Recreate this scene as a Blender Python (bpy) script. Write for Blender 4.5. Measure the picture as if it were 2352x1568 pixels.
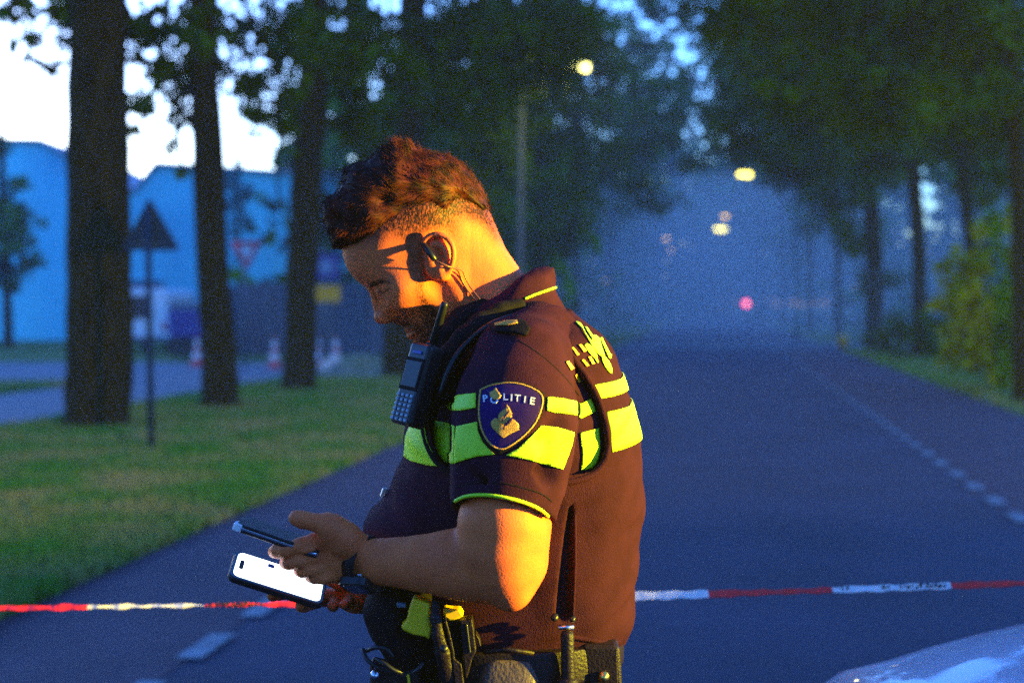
import bpy, math, random
import numpy as np
from mathutils import Vector, Matrix, noise as mnoise
from mathutils.bvhtree import BVHTree
from mathutils.geometry import delaunay_2d_cdt

random.seed(7); rng = np.random.default_rng(7)
for o in list(bpy.data.objects): bpy.data.objects.remove(o)
scene = bpy.context.scene
COL = scene.collection
R = math.radians
# ------------------------------------------------------------------ camera
F = 3267.0; U0 = 1176.0; V0 = 700.0; CZ = 1.55
camd = bpy.data.cameras.new("camera"); cam = bpy.data.objects.new("camera", camd); COL.objects.link(cam)
cam.location = (0, 0, CZ); cam.rotation_euler = (R(90), 0, 0)
camd.lens = 50.0; camd.sensor_width = 36.0; camd.shift_y = -84.0/2352.0
camd.clip_start = 0.05; camd.clip_end = 3000
camd.dof.use_dof = True; camd.dof.focus_distance = 1.83; camd.dof.aperture_fstop = 3.4
scene.camera = cam
# ------------------------------------------------------------------ world, sun, exposure
w = bpy.data.worlds.new("World"); scene.world = w; w.use_nodes = True
nt = w.node_tree; nt.nodes.clear()
sky = nt.nodes.new('ShaderNodeTexSky'); sky.sky_type = 'NISHITA'; sky.sun_disc = False
SUN_EL, SUN_ROT = R(1.0), R(-25)
sky.sun_elevation = SUN_EL; sky.sun_rotation = SUN_ROT; sky.ozone_density = 3.0
wb = nt.nodes.new('ShaderNodeMix'); wb.data_type = 'RGBA'; wb.blend_type = 'MULTIPLY'; wb.inputs[0].default_value = 1.0
wb.inputs[7].default_value = (0.60, 1.2, 2.3, 1)
bg = nt.nodes.new('ShaderNodeBackground'); bg.inputs[1].default_value = 0.15
out = nt.nodes.new('ShaderNodeOutputWorld')
nt.links.new(sky.outputs[0], wb.inputs[6]); nt.links.new(wb.outputs[2], bg.inputs[0]); nt.links.new(bg.outputs[0], out.inputs[0])
sl = bpy.data.lights.new("sun", 'SUN'); sl.energy = 0.02; sl.angle = R(12); sl.color = (1.0, .8, .6)
so = bpy.data.objects.new("sun", sl); COL.objects.link(so); so.rotation_euler = (R(89), 0, R(205))
vs = scene.view_settings; vs.view_transform = 'Standard'; vs.look = 'None'; vs.exposure = 3.75; vs.gamma = 1.0
scene.render.engine = 'CYCLES'
cy = scene.cycles; cy.use_denoising = False; cy.max_bounces = 6; cy.diffuse_bounces = 3; cy.transparent_max_bounces = 8
cy.volume_bounces = 0; cy.sample_clamp_indirect = .25; cy.sample_clamp_direct = .6; cy.caustics_reflective = False; cy.caustics_refractive = False
try: cy.denoiser = 'OPENIMAGEDENOISE'
except Exception: pass

# ------------------------------------------------------------------ helpers
def W(u, v, y): return Vector(((u-U0)/F*y, y, CZ-(v-V0)/F*y))
def Rr(r, y): return r/F*y

def tag(o, label=None, cat=None, group=None, kind=None):
    if label: o['label'] = label
    if cat: o['category'] = cat
    if group: o['group'] = group
    if kind: o['kind'] = kind
    return o
def mesh_obj(name, verts, faces, mat=None, parent=None, smooth=False):
    me = bpy.data.meshes.new(name)
    me.from_pydata([tuple(v) for v in verts] if not isinstance(verts, np.ndarray) else verts.tolist(), [],
                   faces if not isinstance(faces, np.ndarray) else faces.tolist())
    o = bpy.data.objects.new(name, me); COL.objects.link(o)
    if mat:
        for m_ in (mat if isinstance(mat, (list, tuple)) else [mat]): me.materials.append(m_)
    if smooth: me.polygons.foreach_set('use_smooth', [True]*len(me.polygons))
    if parent is not None:
        o.parent = parent
        o.matrix_parent_inverse = Matrix.Translation(parent.location).inverted() if parent.type == 'EMPTY' else Matrix.Identity(4)
    return o
def empty(name, loc, label=None, cat=None, group=None):
    o = bpy.data.objects.new(name, None); COL.objects.link(o); o.location = loc; o.empty_display_size = .1
    tag(o, label, cat, group); return o
class MB:
    def __init__(s): s.v = []; s.f = []
    def add(s, vs, fs):
        n = len(s.v); s.v += [tuple(a) for a in vs]; s.f += [tuple(i+n for i in f) for f in fs]; return s
    def box(s, c, d, M=None, bev=0):
        x, y, z = d[0]/2, d[1]/2, d[2]/2
        vs = [Vector((a*x, b*y, e*z)) for a in (-1, 1) for b in (-1, 1) for e in (-1, 1)]
        if M is not None: vs = [M @ q for q in vs]
        vs = [q+Vector(c) for q in vs]
        return s.add(vs, [(0,1,3,2),(4,6,7,5),(0,4,5,1),(2,3,7,6),(0,2,6,4),(1,5,7,3)])
    def tube(s, pts, rad, n=8, cap=True, closed=False):
        pts = [Vector(p) for p in pts]
        if not hasattr(rad, '__len__'): rad = [rad]*len(pts)
        m = len(pts); base = len(s.v); up = None
        for i, p in enumerate(pts):
            a = pts[(i-1) % m if closed else max(i-1, 0)]; b = pts[(i+1) % m if closed else min(i+1, m-1)]
            t = (b-a).normalized() if (b-a).length > 1e-9 else Vector((0, 0, 1))
            if up is None:
                up = Vector((0, 0, 1)) if abs(t.z) < .9 else Vector((1, 0, 0))
            x = (up - t*up.dot(t))
            x = x.normalized() if x.length > 1e-6 else Vector((1, 0, 0)); yv = t.cross(x); up = x
            for k in range(n):
                an = 2*math.pi*k/n; s.v.append(tuple(p+(x*math.cos(an)+yv*math.sin(an))*rad[i]))
        for i in range(m if closed else m-1):
            j = (i+1) % m
            for k in range(n):
                k2 = (k+1) % n
                s.f.append((base+i*n+k, base+i*n+k2, base+j*n+k2, base+j*n+k))
        if cap and not closed:
            s.f.append(tuple(base+k for k in reversed(range(n)))); s.f.append(tuple(base+(m-1)*n+k for k in range(n)))
        return s
    def lathe(s, c, prof, n=16, M=None):
        base = len(s.v)
        for r, z in prof:
            for k in range(n):
                q = Vector((r*math.cos(2*math.pi*k/n), r*math.sin(2*math.pi*k/n), z))
                if M is not None: q = M @ q
                s.v.append(tuple(q+Vector(c)))
        for i in range(len(prof)-1):
            for k in range(n):
                k2 = (k+1) % n
                s.f.append((base+i*n+k, base+i*n+k2, base+(i+1)*n+k2, base+(i+1)*n+k))
        s.f.append(tuple(base+k for k in reversed(range(n)))); s.f.append(tuple(base+(len(prof)-1)*n+k for k in range(n)))
        return s
    def prism(s, poly, d):    # poly: 3-D points, extruded by vector d
        n = len(poly); d = Vector(d); vs = [Vector(p) for p in poly]+[Vector(p)+d for p in poly]
        fs = [tuple(range(n)), tuple(reversed(range(n, 2*n)))]+[(i, i+n, (i+1) % n+n, (i+1) % n) for i in range(n)]
        return s.add(vs, fs)
    def build(s, name, mat=None, parent=None, smooth=False): return mesh_obj(name, s.v, s.f, mat, parent, smooth)
def bevel(o, wd, seg=2):
    m = o.modifiers.new('bevel', 'BEVEL'); m.width = wd; m.segments = seg; m.limit_method = 'ANGLE'; return o

# ------------------------------------------------------------------ materials
def mat(name, col, rough=.8, metal=0, col2=None, scale=5.0, detail=6, bump=0, bscale=40, emit=None, estr=0, sheen=0, coat=0, contrast=(.35,.65), spec=.5, sss=0, attr=None, acol=None, alpha=None, stretch=None):
    m = bpy.data.materials.new(name); m.use_nodes = True; t = m.node_tree; b = t.nodes['Principled BSDF']
    b.inputs['Base Color'].default_value = (*col, 1); b.inputs['Roughness'].default_value = rough
    b.inputs['Metallic'].default_value = metal; b.inputs['Specular IOR Level'].default_value = spec
    b.inputs['Coat Weight'].default_value = coat; b.inputs['Sheen Weight'].default_value = sheen
    if sss:
        b.inputs['Subsurface Weight'].default_value = sss; b.inputs['Subsurface Radius'].default_value = (.012, .005, .002); b.inputs['Subsurface Scale'].default_value = 1
    tc = t.nodes.new('ShaderNodeTexCoord'); vec = tc.outputs['Object']
    if stretch:
        mp = t.nodes.new('ShaderNodeMapping'); mp.inputs['Scale'].default_value = stretch; t.links.new(vec, mp.inputs[0]); vec = mp.outputs[0]
    last = None
    if col2:
        n = t.nodes.new('ShaderNodeTexNoise'); n.inputs['Scale'].default_value = scale; n.inputs['Detail'].default_value = detail; t.links.new(vec, n.inputs['Vector'])
        r = t.nodes.new('ShaderNodeValToRGB'); r.color_ramp.elements[0].position = contrast[0]; r.color_ramp.elements[1].position = contrast[1]
        r.color_ramp.elements[0].color = (*col, 1); r.color_ramp.elements[1].color = (*col2, 1)
        t.links.new(n.outputs['Fac'], r.inputs[0]); last = r.outputs[0]
    if attr:
        a = t.nodes.new('ShaderNodeAttribute'); a.attribute_name = attr
        mx = t.nodes.new('ShaderNodeMix'); mx.data_type = 'RGBA'; t.links.new(a.outputs['Fac'], mx.inputs[0])
        if last: t.links.new(last, mx.inputs[6])
        else: mx.inputs[6].default_value = (*col, 1)
        mx.inputs[7].default_value = (*acol, 1); last = mx.outputs[2]
    if last: t.links.new(last, b.inputs['Base Color'])
    if bump:
        n2 = t.nodes.new('ShaderNodeTexNoise'); n2.inputs['Scale'].default_value = bscale; n2.inputs['Detail'].default_value = 4; t.links.new(vec, n2.inputs['Vector'])
        bp = t.nodes.new('ShaderNodeBump'); bp.inputs['Strength'].default_value = bump; bp.inputs['Distance'].default_value = .02
        t.links.new(n2.outputs['Fac'], bp.inputs['Height']); t.links.new(bp.outputs[0], b.inputs['Normal'])
    if emit: b.inputs['Emission Color'].default_value = (*emit, 1); b.inputs['Emission Strength'].default_value = estr
    return m
M = {}
M['asphalt'] = mat('asphalt', (.012,.016,.038), .9, col2=(.033,.033,.068), scale=.8, contrast=(.3,.7), detail=12, bump=.3, bscale=120)
M['asphalt_fine'] = M['asphalt']
M['red_asphalt'] = mat('red_asphalt', (.042,.020,.036), .85, col2=(.065,.030,.050), scale=2.0, bump=.3, bscale=120)
M['side_asphalt'] = mat('side_asphalt', (.06,.065,.08), .8, col2=(.09,.095,.11), scale=1.0)
M['paint'] = mat('road_paint', (.24,.25,.27), .7, col2=(.13,.14,.16), scale=9)
M['soil'] = mat('grass_ground', (.05,.095,.002), .95, col2=(.22,.19,.06), scale=1.6, bump=.5, bscale=25, spec=.08)
M['grass'] = mat('grass_blade', (.06,.23,.002), .8, col2=(.34,.28,.07), scale=1.1, contrast=(.4,.62))
M['bark'] = mat('bark', (.014,.010,.003), .95, col2=(.048,.033,.008), scale=6, bump=1.0, bscale=14, stretch=(3,3,.6), spec=.08)
M['leaf'] = mat('leaf', (.008,.026,.0008), .7, col2=(.085,.18,.003), scale=.9, spec=.08)
M['leaf_far'] = mat('leaf_far', (.008,.026,.001), .7, col2=(.11,.23,.004), scale=.5, spec=.08)
M['leaf_bush'] = mat('leaf_bush', (.14,.19,.002), .7, col2=(.46,.50,.008), scale=1.2, spec=.08)
M['wall'] = mat('pale_wall', (.04,.38,.52), .8, col2=(.14,.78,.82), scale=.12)
M['roof'] = mat('grey_roof', (.2,.23,.3), .7)
M['dark_panel'] = mat('dark_panel', (.04,.055,.09), .6, col2=(.06,.08,.12), scale=1)
M['blue_paint'] = mat('blue_paint', (.02,.03,.25), .5)
M['white_paint'] = mat('white_paint', (.7,.7,.72), .5)
M['galv'] = mat('galvanised_steel', (.07,.11,.15), .5, metal=.3)
M['sign_back'] = mat('sign_back', (.010,.030,.07), .6, spec=.1)
M['sign_red'] = mat('sign_red', (.62,.005,.03), .5)
M['sign_white'] = mat('sign_white', (.6,.65,.7), .5)
M['sign_blue'] = mat('sign_blue', (.01,.03,.25), .5)
M['sign_yellow'] = mat('sign_yellow', (.75,.38,.01), .5)
M['cone_red'] = mat('cone_red', (.55,.04,.05), .5)
M['glass'] = mat('dark_glass', (.01,.015,.03), .15)
M['rubber'] = mat('rubber', (.015,.015,.017), .8)
M['lamp_on'] = mat('lamp_glow', (1,1,.8), .5, emit=(1,.93,.22), estr=.6)
M['lamp_far'] = mat('lamp_glow_far', (1,.9,.5), .5, emit=(1,.88,.10), estr=.6)
M['lamp_dim'] = mat('lamp_glow_dim', (1,.7,.4), .5, emit=(1,.62,.10), estr=.35)
M['red_glow'] = mat('red_glow', (1,.1,.3), .5, emit=(1,.01,.14), estr=.6)
M['sand'] = mat('sand', (.2,.2,.12), .9, col2=(.1,.13,.05), scale=6)
M['pole'] = mat('painted_pole', (.08,.10,.10), .6, spec=.1)
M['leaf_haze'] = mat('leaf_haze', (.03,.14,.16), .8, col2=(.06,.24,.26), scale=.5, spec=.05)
M['red_core'] = mat('red_core', (1,.7,.4), .5, emit=(1,.6,.35), estr=.6)
# ------------------------------------------------------------------ ground, roads
def sheet(name, pts, z, m, kind='structure'):
    o = mesh_obj(name, [(x, y, z) for x, y in pts], [tuple(range(len(pts)))], m); o['kind'] = kind; return o
SL = .142
def gz(x, y): return 0.0
# ground sheet to the horizon
sheet('ground', [(-900,-60),(900,-60),(900,1800),(-900,1800)], 0, M['soil'])
def strip(name, x0, x1, y0, y1, z, m): return sheet(name, [(x0+SL*y0,y0),(x1+SL*y0,y0),(x1+SL*y1,y1),(x0+SL*y1,y1)], z, m)
strip('road', -3.6, 4.3, -20, 420, .008, M['asphalt'])
strip('cycle_lane', -3.58, -2.28, -20, 420, .012, M['red_asphalt'])
strip('cycle_lane', 2.2, 4.28, -20, 420, .012, M['red_asphalt'])
strip('cycle_path', -12.2, -9.0, -10, 29, .012, M['side_asphalt'])
sheet('side_road', [(-70,28.2),(-3.7+SL*28.2,28.2),(-3.62+SL*38,38),(-70,38)], .014, M['side_asphalt'])
sheet('side_road', [(4.25+SL*50,50),(60,50),(60,58),(4.25+SL*58,58)], .014, M['side_asphalt'])
sheet('crossing', [(-3.55+SL*50,50),(4.2+SL*50,50),(4.2+SL*60,60),(-3.55+SL*60,60)], .018, M['side_asphalt'])
# dashes
mbs = {}
def dashes(name, xo, y0, y1, per, ln, wd):
    mb = MB(); y = y0
    while y < y1:
        xa = xo+SL*y; xb = xo+SL*(y+ln)
        mb.add([(xa-wd/2,y,.022),(xa+wd/2,y,.022),(xb+wd/2,y+ln,.022),(xb-wd/2,y+ln,.022)], [(0,1,2,3)]); y += per
    o = mb.build(name, M['paint']); o['kind'] = 'structure'
dashes('road_marking', -2.28, .35, 90, .83, .46, .12)
dashes('road_marking', 2.2, .35, 140, .88, .44, .13)

# grass blades near the camera (uncountable)
def grass_blades(name, n, xf, y0, y1, h, seed, wd=.012):
    r = np.random.default_rng(seed)
    y = y0+(y1-y0)*r.random(n)**1.4; x0, x1 = xf(y); x = x0+(x1-x0)*r.random(n)
    an = r.random(n)*6.283; hh = h*(.4+.8*r.random(n)); lean = .5*hh*r.standard_normal(n); sc = 1+y/25
    dx, dy = np.cos(an)*wd*sc, np.sin(an)*wd*sc
    V = np.zeros((n,3,3)); V[:,0] = np.stack([x-dx,y-dy,0*x],1); V[:,1] = np.stack([x+dx,y+dy,0*x],1)
    V[:,2] = np.stack([x+np.sin(an)*lean,y+np.cos(an)*lean,hh],1)
    V[:,:,2] += .0
    me = bpy.data.meshes.new(name); me.from_pydata(V.reshape(-1,3).tolist(), [], np.arange(n*3).reshape(n,3).tolist())
    o = bpy.data.objects.new(name, me); COL.objects.link(o); me.materials.append(M['grass']); o['kind'] = 'stuff'; return o
g1 = grass_blades('grass', 95000, lambda y: (np.maximum(-8.9+SL*y, -.40*y), -3.50+SL*y), 6.5, 30, .10, 1)
tag(g1, 'short green and straw coloured verge grass between the row of trunks and the road', 'grass')
g2 = grass_blades('grass', 9000, lambda y: (-.42*y, -12.3+SL*y), 20, 28, .12, 2)
tag(g2, 'patch of grass beyond the cycle path at the left edge', 'grass')
g3 = grass_blades('grass', 22000, lambda y: (4.4+SL*y, 4.4+SL*y+7), 16, 49, .13, 3)
tag(g3, 'green verge grass along the right side of the road', 'grass')

# ------------------------------------------------------------------ foliage
def leaf_cloud(clumps, size, dens, seed):
    """clumps: (x,y,z,rx,ry,rz)"""
    r = np.random.default_rng(seed); VV = []
    for (cx,cy_,cz,rx,ry,rz) in clumps:
        n = int(8.5*dens*(rx*rz+rx*ry+ry*rz)/3/(size*size))
        n = max(n, 12)
        # sub-clumps
        ns = max(8, n//30)
        d = r.standard_normal((ns,3)); d /= np.linalg.norm(d,axis=1)[:,None]; rad = r.random(ns)**.45
        sc = d*rad[:,None]
        idx = r.integers(0, ns, n)
        p = sc[idx] + r.standard_normal((n,3))*.2
        p = p*np.array([rx,ry,rz])+np.array([cx,cy_,cz])
        a = r.standard_normal((n,3)); a /= np.linalg.norm(a,axis=1)[:,None]
        b = r.standard_normal((n,3)); b -= a*np.sum(a*b,1)[:,None]; b /= np.linalg.norm(b,axis=1)[:,None]
        s = size*(.6+.8*r.random(n))[:,None]
        VV.append(np.stack([p-a*s*.6, p+b*s*.35, p+a*s*.6, p-b*s*.35],1))
    V = np.concatenate(VV).reshape(-1,3); n = len(V)//4
    return V, np.arange(n*4).reshape(n,4)
def foliage(name, clumps, size, dens, seed, m, parent=None, origin=(0,0,0)):
    V, Fc = leaf_cloud(clumps, size, dens, seed)
    V = V-np.array(origin)
    me = bpy.data.meshes.new(name); n = len(Fc)
    me.vertices.add(len(V)); me.vertices.foreach_set('co', V.astype(np.float32).ravel())
    me.loops.add(n*4); me.loops.foreach_set('vertex_index', Fc.ravel().astype(np.int32))
    me.polygons.add(n); me.polygons.foreach_set('loop_start', np.arange(0,n*4,4,dtype=np.int32)); me.polygons.foreach_set('loop_total', np.full(n,4,dtype=np.int32))
    me.update(); me.validate()
    me.materials.append(m)
    o = bpy.data.objects.new(name, me); COL.objects.link(o)
    if parent is not None: o.parent = parent
    return o
def tree_obj(base, label, cat='tree', group=None, name='tree'): return empty(name, base, label, cat, group)
def local(pts, base): return [Vector(p)-Vector(base) for p in pts]
def trunk_part(root, pts, rad, name='trunk', n=14, flare=True):
    b = Vector(root.location); mb = MB()
    P = [Vector(p) for p in pts]; Q = []; RR = []
    for i in range(len(P)-1):
        for k in range(4):
            t = k/4; Q.append(P[i].lerp(P[i+1], t)); RR.append(rad[i]*(1-t)+rad[i+1]*t)
    Q.append(P[-1]); RR.append(rad[-1])
    if flare:
        Q = [Q[0], Q[0].lerp(Q[1], .12), Q[0].lerp(Q[1], .35)]+Q[1:]; r0 = RR[0]
        RR = [r0*1.45, r0*1.2, r0*1.06]+RR[1:]
    mb.tube([q-b for q in Q], RR, n=n)
    # bark irregularity
    mb.v = [tuple(Vector(v)+Vector((mnoise.noise(Vector(v)*3.1), mnoise.noise(Vector(v)*3.1+Vector((9,0,0))), 0))*.035) for v in mb.v]
    o = mb.build(name, M['bark'], None, True); o.parent = root; return o
def limb(mb, a, b, r0, r1, seed=0, seg=6, wob=.08):
    a = Vector(a); b = Vector(b); L = (b-a).length; pts = []
    for i in range(seg+1):
        t = i/seg; p = a.lerp(b, t)+Vector((mnoise.noise(Vector((seed,t*3,0))), mnoise.noise(Vector((seed,t*3,5))), mnoise.noise(Vector((seed,t*3,9)))))*wob*L*(1 if 0 < i < seg else 0)
        pts.append(p)
    mb.tube(pts, [r0+(r1-r0)*i/seg for i in range(seg+1)], n=7); return pts

def big_tree(label, trunk_uv, y, clumps_uv, upper, seed, leafmat='leaf', size=.14, dens=2.2, group=None, name='tree', twigs=True):
    """trunk_uv: (u,v,halfwidth px) from base upward; clumps_uv: (u,v,dy,r) visible clumps; upper: world clumps above frame"""
    base = W(trunk_uv[0][0], trunk_uv[0][1], y); base.z = 0
    root = tree_obj(base, label, group=group, name=name)
    P = [W(u,v,y) for u,v,h in trunk_uv]; P[0].z = -.05
    rr = [Rr(h,y) for u,v,h in trunk_uv]
    # carry the trunk on above the frame
    d = (P[-1]-P[-2]).normalized()
    P += [P[-1]+d*2.2, P[-1]+d*5]; rr += [rr[-1]*.75, rr[-1]*.35]
    trunk_part(root, P, rr)
    cl = []
    for c in clumps_uv:
        u,v,dy,r = c[:4]; p = W(u,v,y+dy); rw = r/F*(y+dy)
        cl.append((p.x,p.y,p.z,rw,rw*1.1,rw*.8))
    cl += upper
    mb = MB(); top = P[-3]; s = seed
    for i,c in enumerate(cl):
        if i % 2 == 0 or c in upper:
            src = top.lerp(P[-1], random.random()*.8); limb(mb, src-base, Vector(c[:3])-base, rr[-2]*.35, .02, s+i)
    b = mb.build('limbs', M['bark']); b.parent = root
    foliage('crown', cl, size, dens, seed, M[leafmat], root, base)
    return root
# ------------------------------------------------------------------ the near row of trunks (left verge)
def up(x,y,z,r,n,seed):
    q = random.Random(seed); return [(x+q.uniform(-1,1)*r, y+q.uniform(-1,1)*r*.7, z+q.uniform(-.3,1)*r*.7, q.uniform(.9,1.5), q.uniform(.9,1.5), q.uniform(.7,1.1)) for _ in range(n)]
ROWL = 'trees in the row left of the road'
big_tree('thickest trunk at the left with a flared foot in the grass',
  [(222,985,76),(230,800,76),(228,500,72),(222,200,68),(228,-60,66)], 17.8,
  [(40,20,.3,55),(120,20,0,50),(75,110,0,42),(120,160,.2,34),(30,105,-.2,16),(330,60,.4,75),(340,170,.6,55),(400,90,.3,80),(150,70,1,48),(300,230,.6,34),(20,0,0,40)],
  up(-5.2,18.5,8.2,3.6,16,1), 11, group=ROWL)
big_tree('slimmer leaning trunk right of the triangular sign post',
  [(508,940,45),(502,800,40),(490,640,37),(482,450,37),(470,200,34),(462,-60,32)], 21.1,
  [(370,230,0,55),(420,280,.3,48),(400,340,-.2,24),(330,255,.2,36),(430,180,.5,80),(520,200,.4,80),(560,260,.2,45),(610,255,.4,50),(640,200,.3,80),(480,80,.5,120),(650,90,.6,120),(585,305,0,18),(420,400,-.3,16),(312,300,.2,22),(655,290,.3,34)],
  up(-4.0,22,9.3,3.8,16,2), 12, group=ROWL)
big_tree('third trunk, just left of the officer\'s face',
  [(686,905,42),(690,780,36),(692,640,36),(702,450,36),(716,250,35),(726,-60,34)], 25.3,
  [(660,250,0,48),(770,150,.5,120),(840,60,.5,120),(800,290,.8,70),(820,330,1.0,50),(700,80,.2,120),(640,480,.2,20),(618,465,.2,14),(890,200,.6,100),(660,345,-.3,24)],
  up(-2.6,26,10.6,4.0,16,3), 13, group=ROWL)
big_tree('dark trunk half hidden behind the officer\'s radio',
  [(918,875,42),(915,760,36),(925,600,34),(940,350,33),(950,-60,32)], 30.0,
  [(950,120,.5,120),(1050,60,.5,120),(1100,150,.8,110),(1180,60,.8,120),(1290,60,1,110),(1330,130,1.2,70),(1000,250,.5,90),(1080,280,.8,70),(860,310,.6,75),(1240,150,1,85),(1350,40,1,60),(1150,220,1.2,90)],
  up(-.5,31,12,4.2,18,4), 14, group=ROWL)
# farther trees of the left row
far_l = [(1085,37.5,'with green leaves lit by the lamp post'),(1120,46,'behind the lamp post'),(1235,57,'just right of the lamp post'),(1320,70,'its branches over the mist'),(1400,88,'faint in mist'),(1455,112,'fainter still, near the end of the road')]
for i,(u,y,tx) in enumerate(far_l):
    zz = lambda v: v
    cl = []
    q = random.Random(100+i)
    uc = u; top = 700-15/ y*3267
    for k in range(13):
        uu = uc+q.uniform(-110,150)*30/y*1.1; vv = q.uniform(max(top,0), 700-4.2/y*3267); cl.append((uu,vv,q.uniform(-1,1)*2,q.uniform(50,85)*38/y))
    if i == 0: cl += [(1080,330,0,90),(1150,300,0,70),(1240,290,0,38),(1130,420,.3,80),(1180,370,.2,60),(1050,420,0,70),(1100,500,.5,60)]
    if i == 1: cl += [(1200,200,0,90),(1280,230,1,90),(1350,160,1,85),(1390,80,1,80),(1180,330,0,70),(1150,480,0,70),(1100,560,0,70),(1300,90,0,90)]
    if i == 3: cl += [(1450,180,0,60),(1500,110,0,50),(1480,260,0,60),(1430,340,0,60),(1560,190,0,45),(1530,40,0,60),(1400,260,0,70),(1540,300,0,50),(1620,70,0,60),(1610,160,0,50),(1500,330,0,60),(1560,260,0,50),(1470,420,0,60),(1530,470,0,50),(1590,380,0,45),(1420,180,0,60),(1440,450,0,50)]
    if i == 2: cl += [(1300,300,0,85),(1290,420,0,85),(1380,360,0,70),(1240,500,0,70),(1350,480,0,55)]
    big_tree('tree farther along the left verge, '+tx, [(u,700+1.55/y*3267,11*37/y),(u+4,500,10*37/y),(u+8,300 if y<60 else 400,8*37/y)], y, cl, up(u/F*y-U0/F*y,y,14.5,4,8,20+i), 30+i, leafmat='leaf_far', size=.2 if y>50 else .15, dens=1.7, group=ROWL)
# right side trees
ROWR = 'trees in the row right of the road'
q9 = random.Random(99)
def rtree(tr, y, cl, seed, label, upn=10, size=.16, lm='leaf'):
    x = (tr[0][0]-U0)/F*y
    if y < 60: cl = cl+[(q9.uniform(1640+ (y-22)*2,2400),q9.uniform(-40,390 if y>35 else 290),q9.uniform(-.5,1.5),q9.uniform(60,105)) for _ in range(26)]
    return big_tree(label, tr, y, cl, up(x-1,y,9+y*.08,4,upn,seed), seed, leafmat=lm, size=size, dens=2.0, group=ROWR)
r0 = rtree([(2352,1040,24),(2345,600,22),(2335,300,20),(2310,-60,18)], 22, [(2300,60,0,120),(2200,120,.5,120),(2352,200,.6,90),(2120,60,1,120),(2290,300,1.5,60),(2330,400,2,50)], 51, 'reddish trunk at the right edge behind the tall bush', size=.12)
rtree([(2235,900,16),(2232,600,15),(2210,350,13),(2160,120,11)], 32, [(2200,240,0,110),(2100,180,0,120),(2000,120,0,120),(2250,420,.5,70),(2290,520,1,60),(2220,330,1,70),(2120,290,0,70)], 52, 'dark leaning trunk between the bush and the bright gap in the leaves')
rtree([(2112,826,18),(2112,600,17),(2100,400,16),(2050,200,14)], 42, [(1950,60,0,120),(1850,150,0,120),(1780,60,0,120),(2000,250,0,110),(1880,300,0,100),(1760,230,0,90),(2050,330,0,70),(2130,330,0,50),(1690,100,0,90),(1660,280,0,50),(1950,370,0,60)], 53, 'straight trunk in front of the white gap of sky right of the road')
rtree([(2008,797,20),(2008,600,20),(2000,450,17),(1960,200,14)], 52, [(1900,400,0,90),(1830,350,0,80),(1990,430,0,60),(1930,480,0,60),(1960,560,0,50),(1700,330,0,70),(1800,400,0,50),(2040,400,0,40),(1650,230,0,60),(2040,640,3,40),(1990,650,3,45)], 54, 'broad dark trunk beyond the gap, on the right')
for i,(u,y,tx) in enumerate([(1925,66,'with a rounded low crown'),(1860,82,'close behind the bright lamp'),(1800,104,'pale in the mist'),(1745,135,'faintest of all, where the road vanishes')]):
    q = random.Random(200+i); cl = []
    for k in range(14):
        uu = u+q.uniform(-110,110)*50/y; vv = q.uniform(max(0,700-16/y*3267), 700-3/y*3267); cl.append((uu,vv,q.uniform(-2,2),q.uniform(50,80)*55/y))
    rtree([(u,700+1.55/y*3267,9),(u,520,8),(u-8,400,7)], y, cl, 60+i, 'tree farther along the right verge, '+tx, upn=6, size=.22, lm='leaf_far')
# distant wood that closes the end of the road (nobody could count it)
cl = []
q = random.Random(5)
for k in range(480):
    y = q.uniform(140,215); x = q.uniform(-75,100)+SL*(y-150); cl.append((x,y,q.uniform(0,44 if (x/y*F+U0 > 950 and not 2030 < x/y*F+U0 < 2215) else 9)*q.uniform(.3,1),q.uniform(4,7),5,q.uniform(3,5)))
for k in range(150):
    y = q.uniform(50,140); x = SL*y-4.5-q.uniform(3,.26*y-3); cl.append((x,y,q.uniform(0,12),q.uniform(2.0,3.5),3,q.uniform(1.5,2.6)))
for k in range(120):
    y = q.uniform(75,140); x = 5+SL*y+q.uniform(2,32); cl.append((x,y,q.choice([q.uniform(0,2.5),q.uniform(7,20)]) if x/y>.27 and x/y<.33 else q.uniform(0,20),q.uniform(2.0,3.2),3,q.uniform(1.5,2.5)))
for k in range(60):
    y = q.uniform(30,75); x = SL*y+q.uniform(7.5,20); cl.append((x,y,q.uniform(0,1.6),q.uniform(1.0,2.2),1.6,q.uniform(.8,1.4)))
for (u,v,y) in ((1535,560,170),(1500,540,165),(1560,590,175),(1555,410,190),(1500,430,185),(1600,400,190),(1520,490,180),(1590,480,190),(1450,520,170),(1640,440,200)):
    p = W(u,v,y); cl.append((p.x,y,p.z,6,4,5))
o = foliage('woodland', cl, .9, 1.2, 77, M['leaf_far']); tag(o,'dark misty mass of far trees closing off the end of the road','woodland',kind='stuff')
# tree at far left, hazy
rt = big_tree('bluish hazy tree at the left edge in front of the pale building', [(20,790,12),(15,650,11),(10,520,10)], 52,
   [(20,450,0,50),(50,500,0,45),(10,560,0,60),(55,600,0,40),(-40,500,0,80),(30,650,0,45),(-30,620,0,60)], [(-19.5,53,7.3,1.0,1,.5)], 91, leafmat='leaf_far', size=.2)
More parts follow.
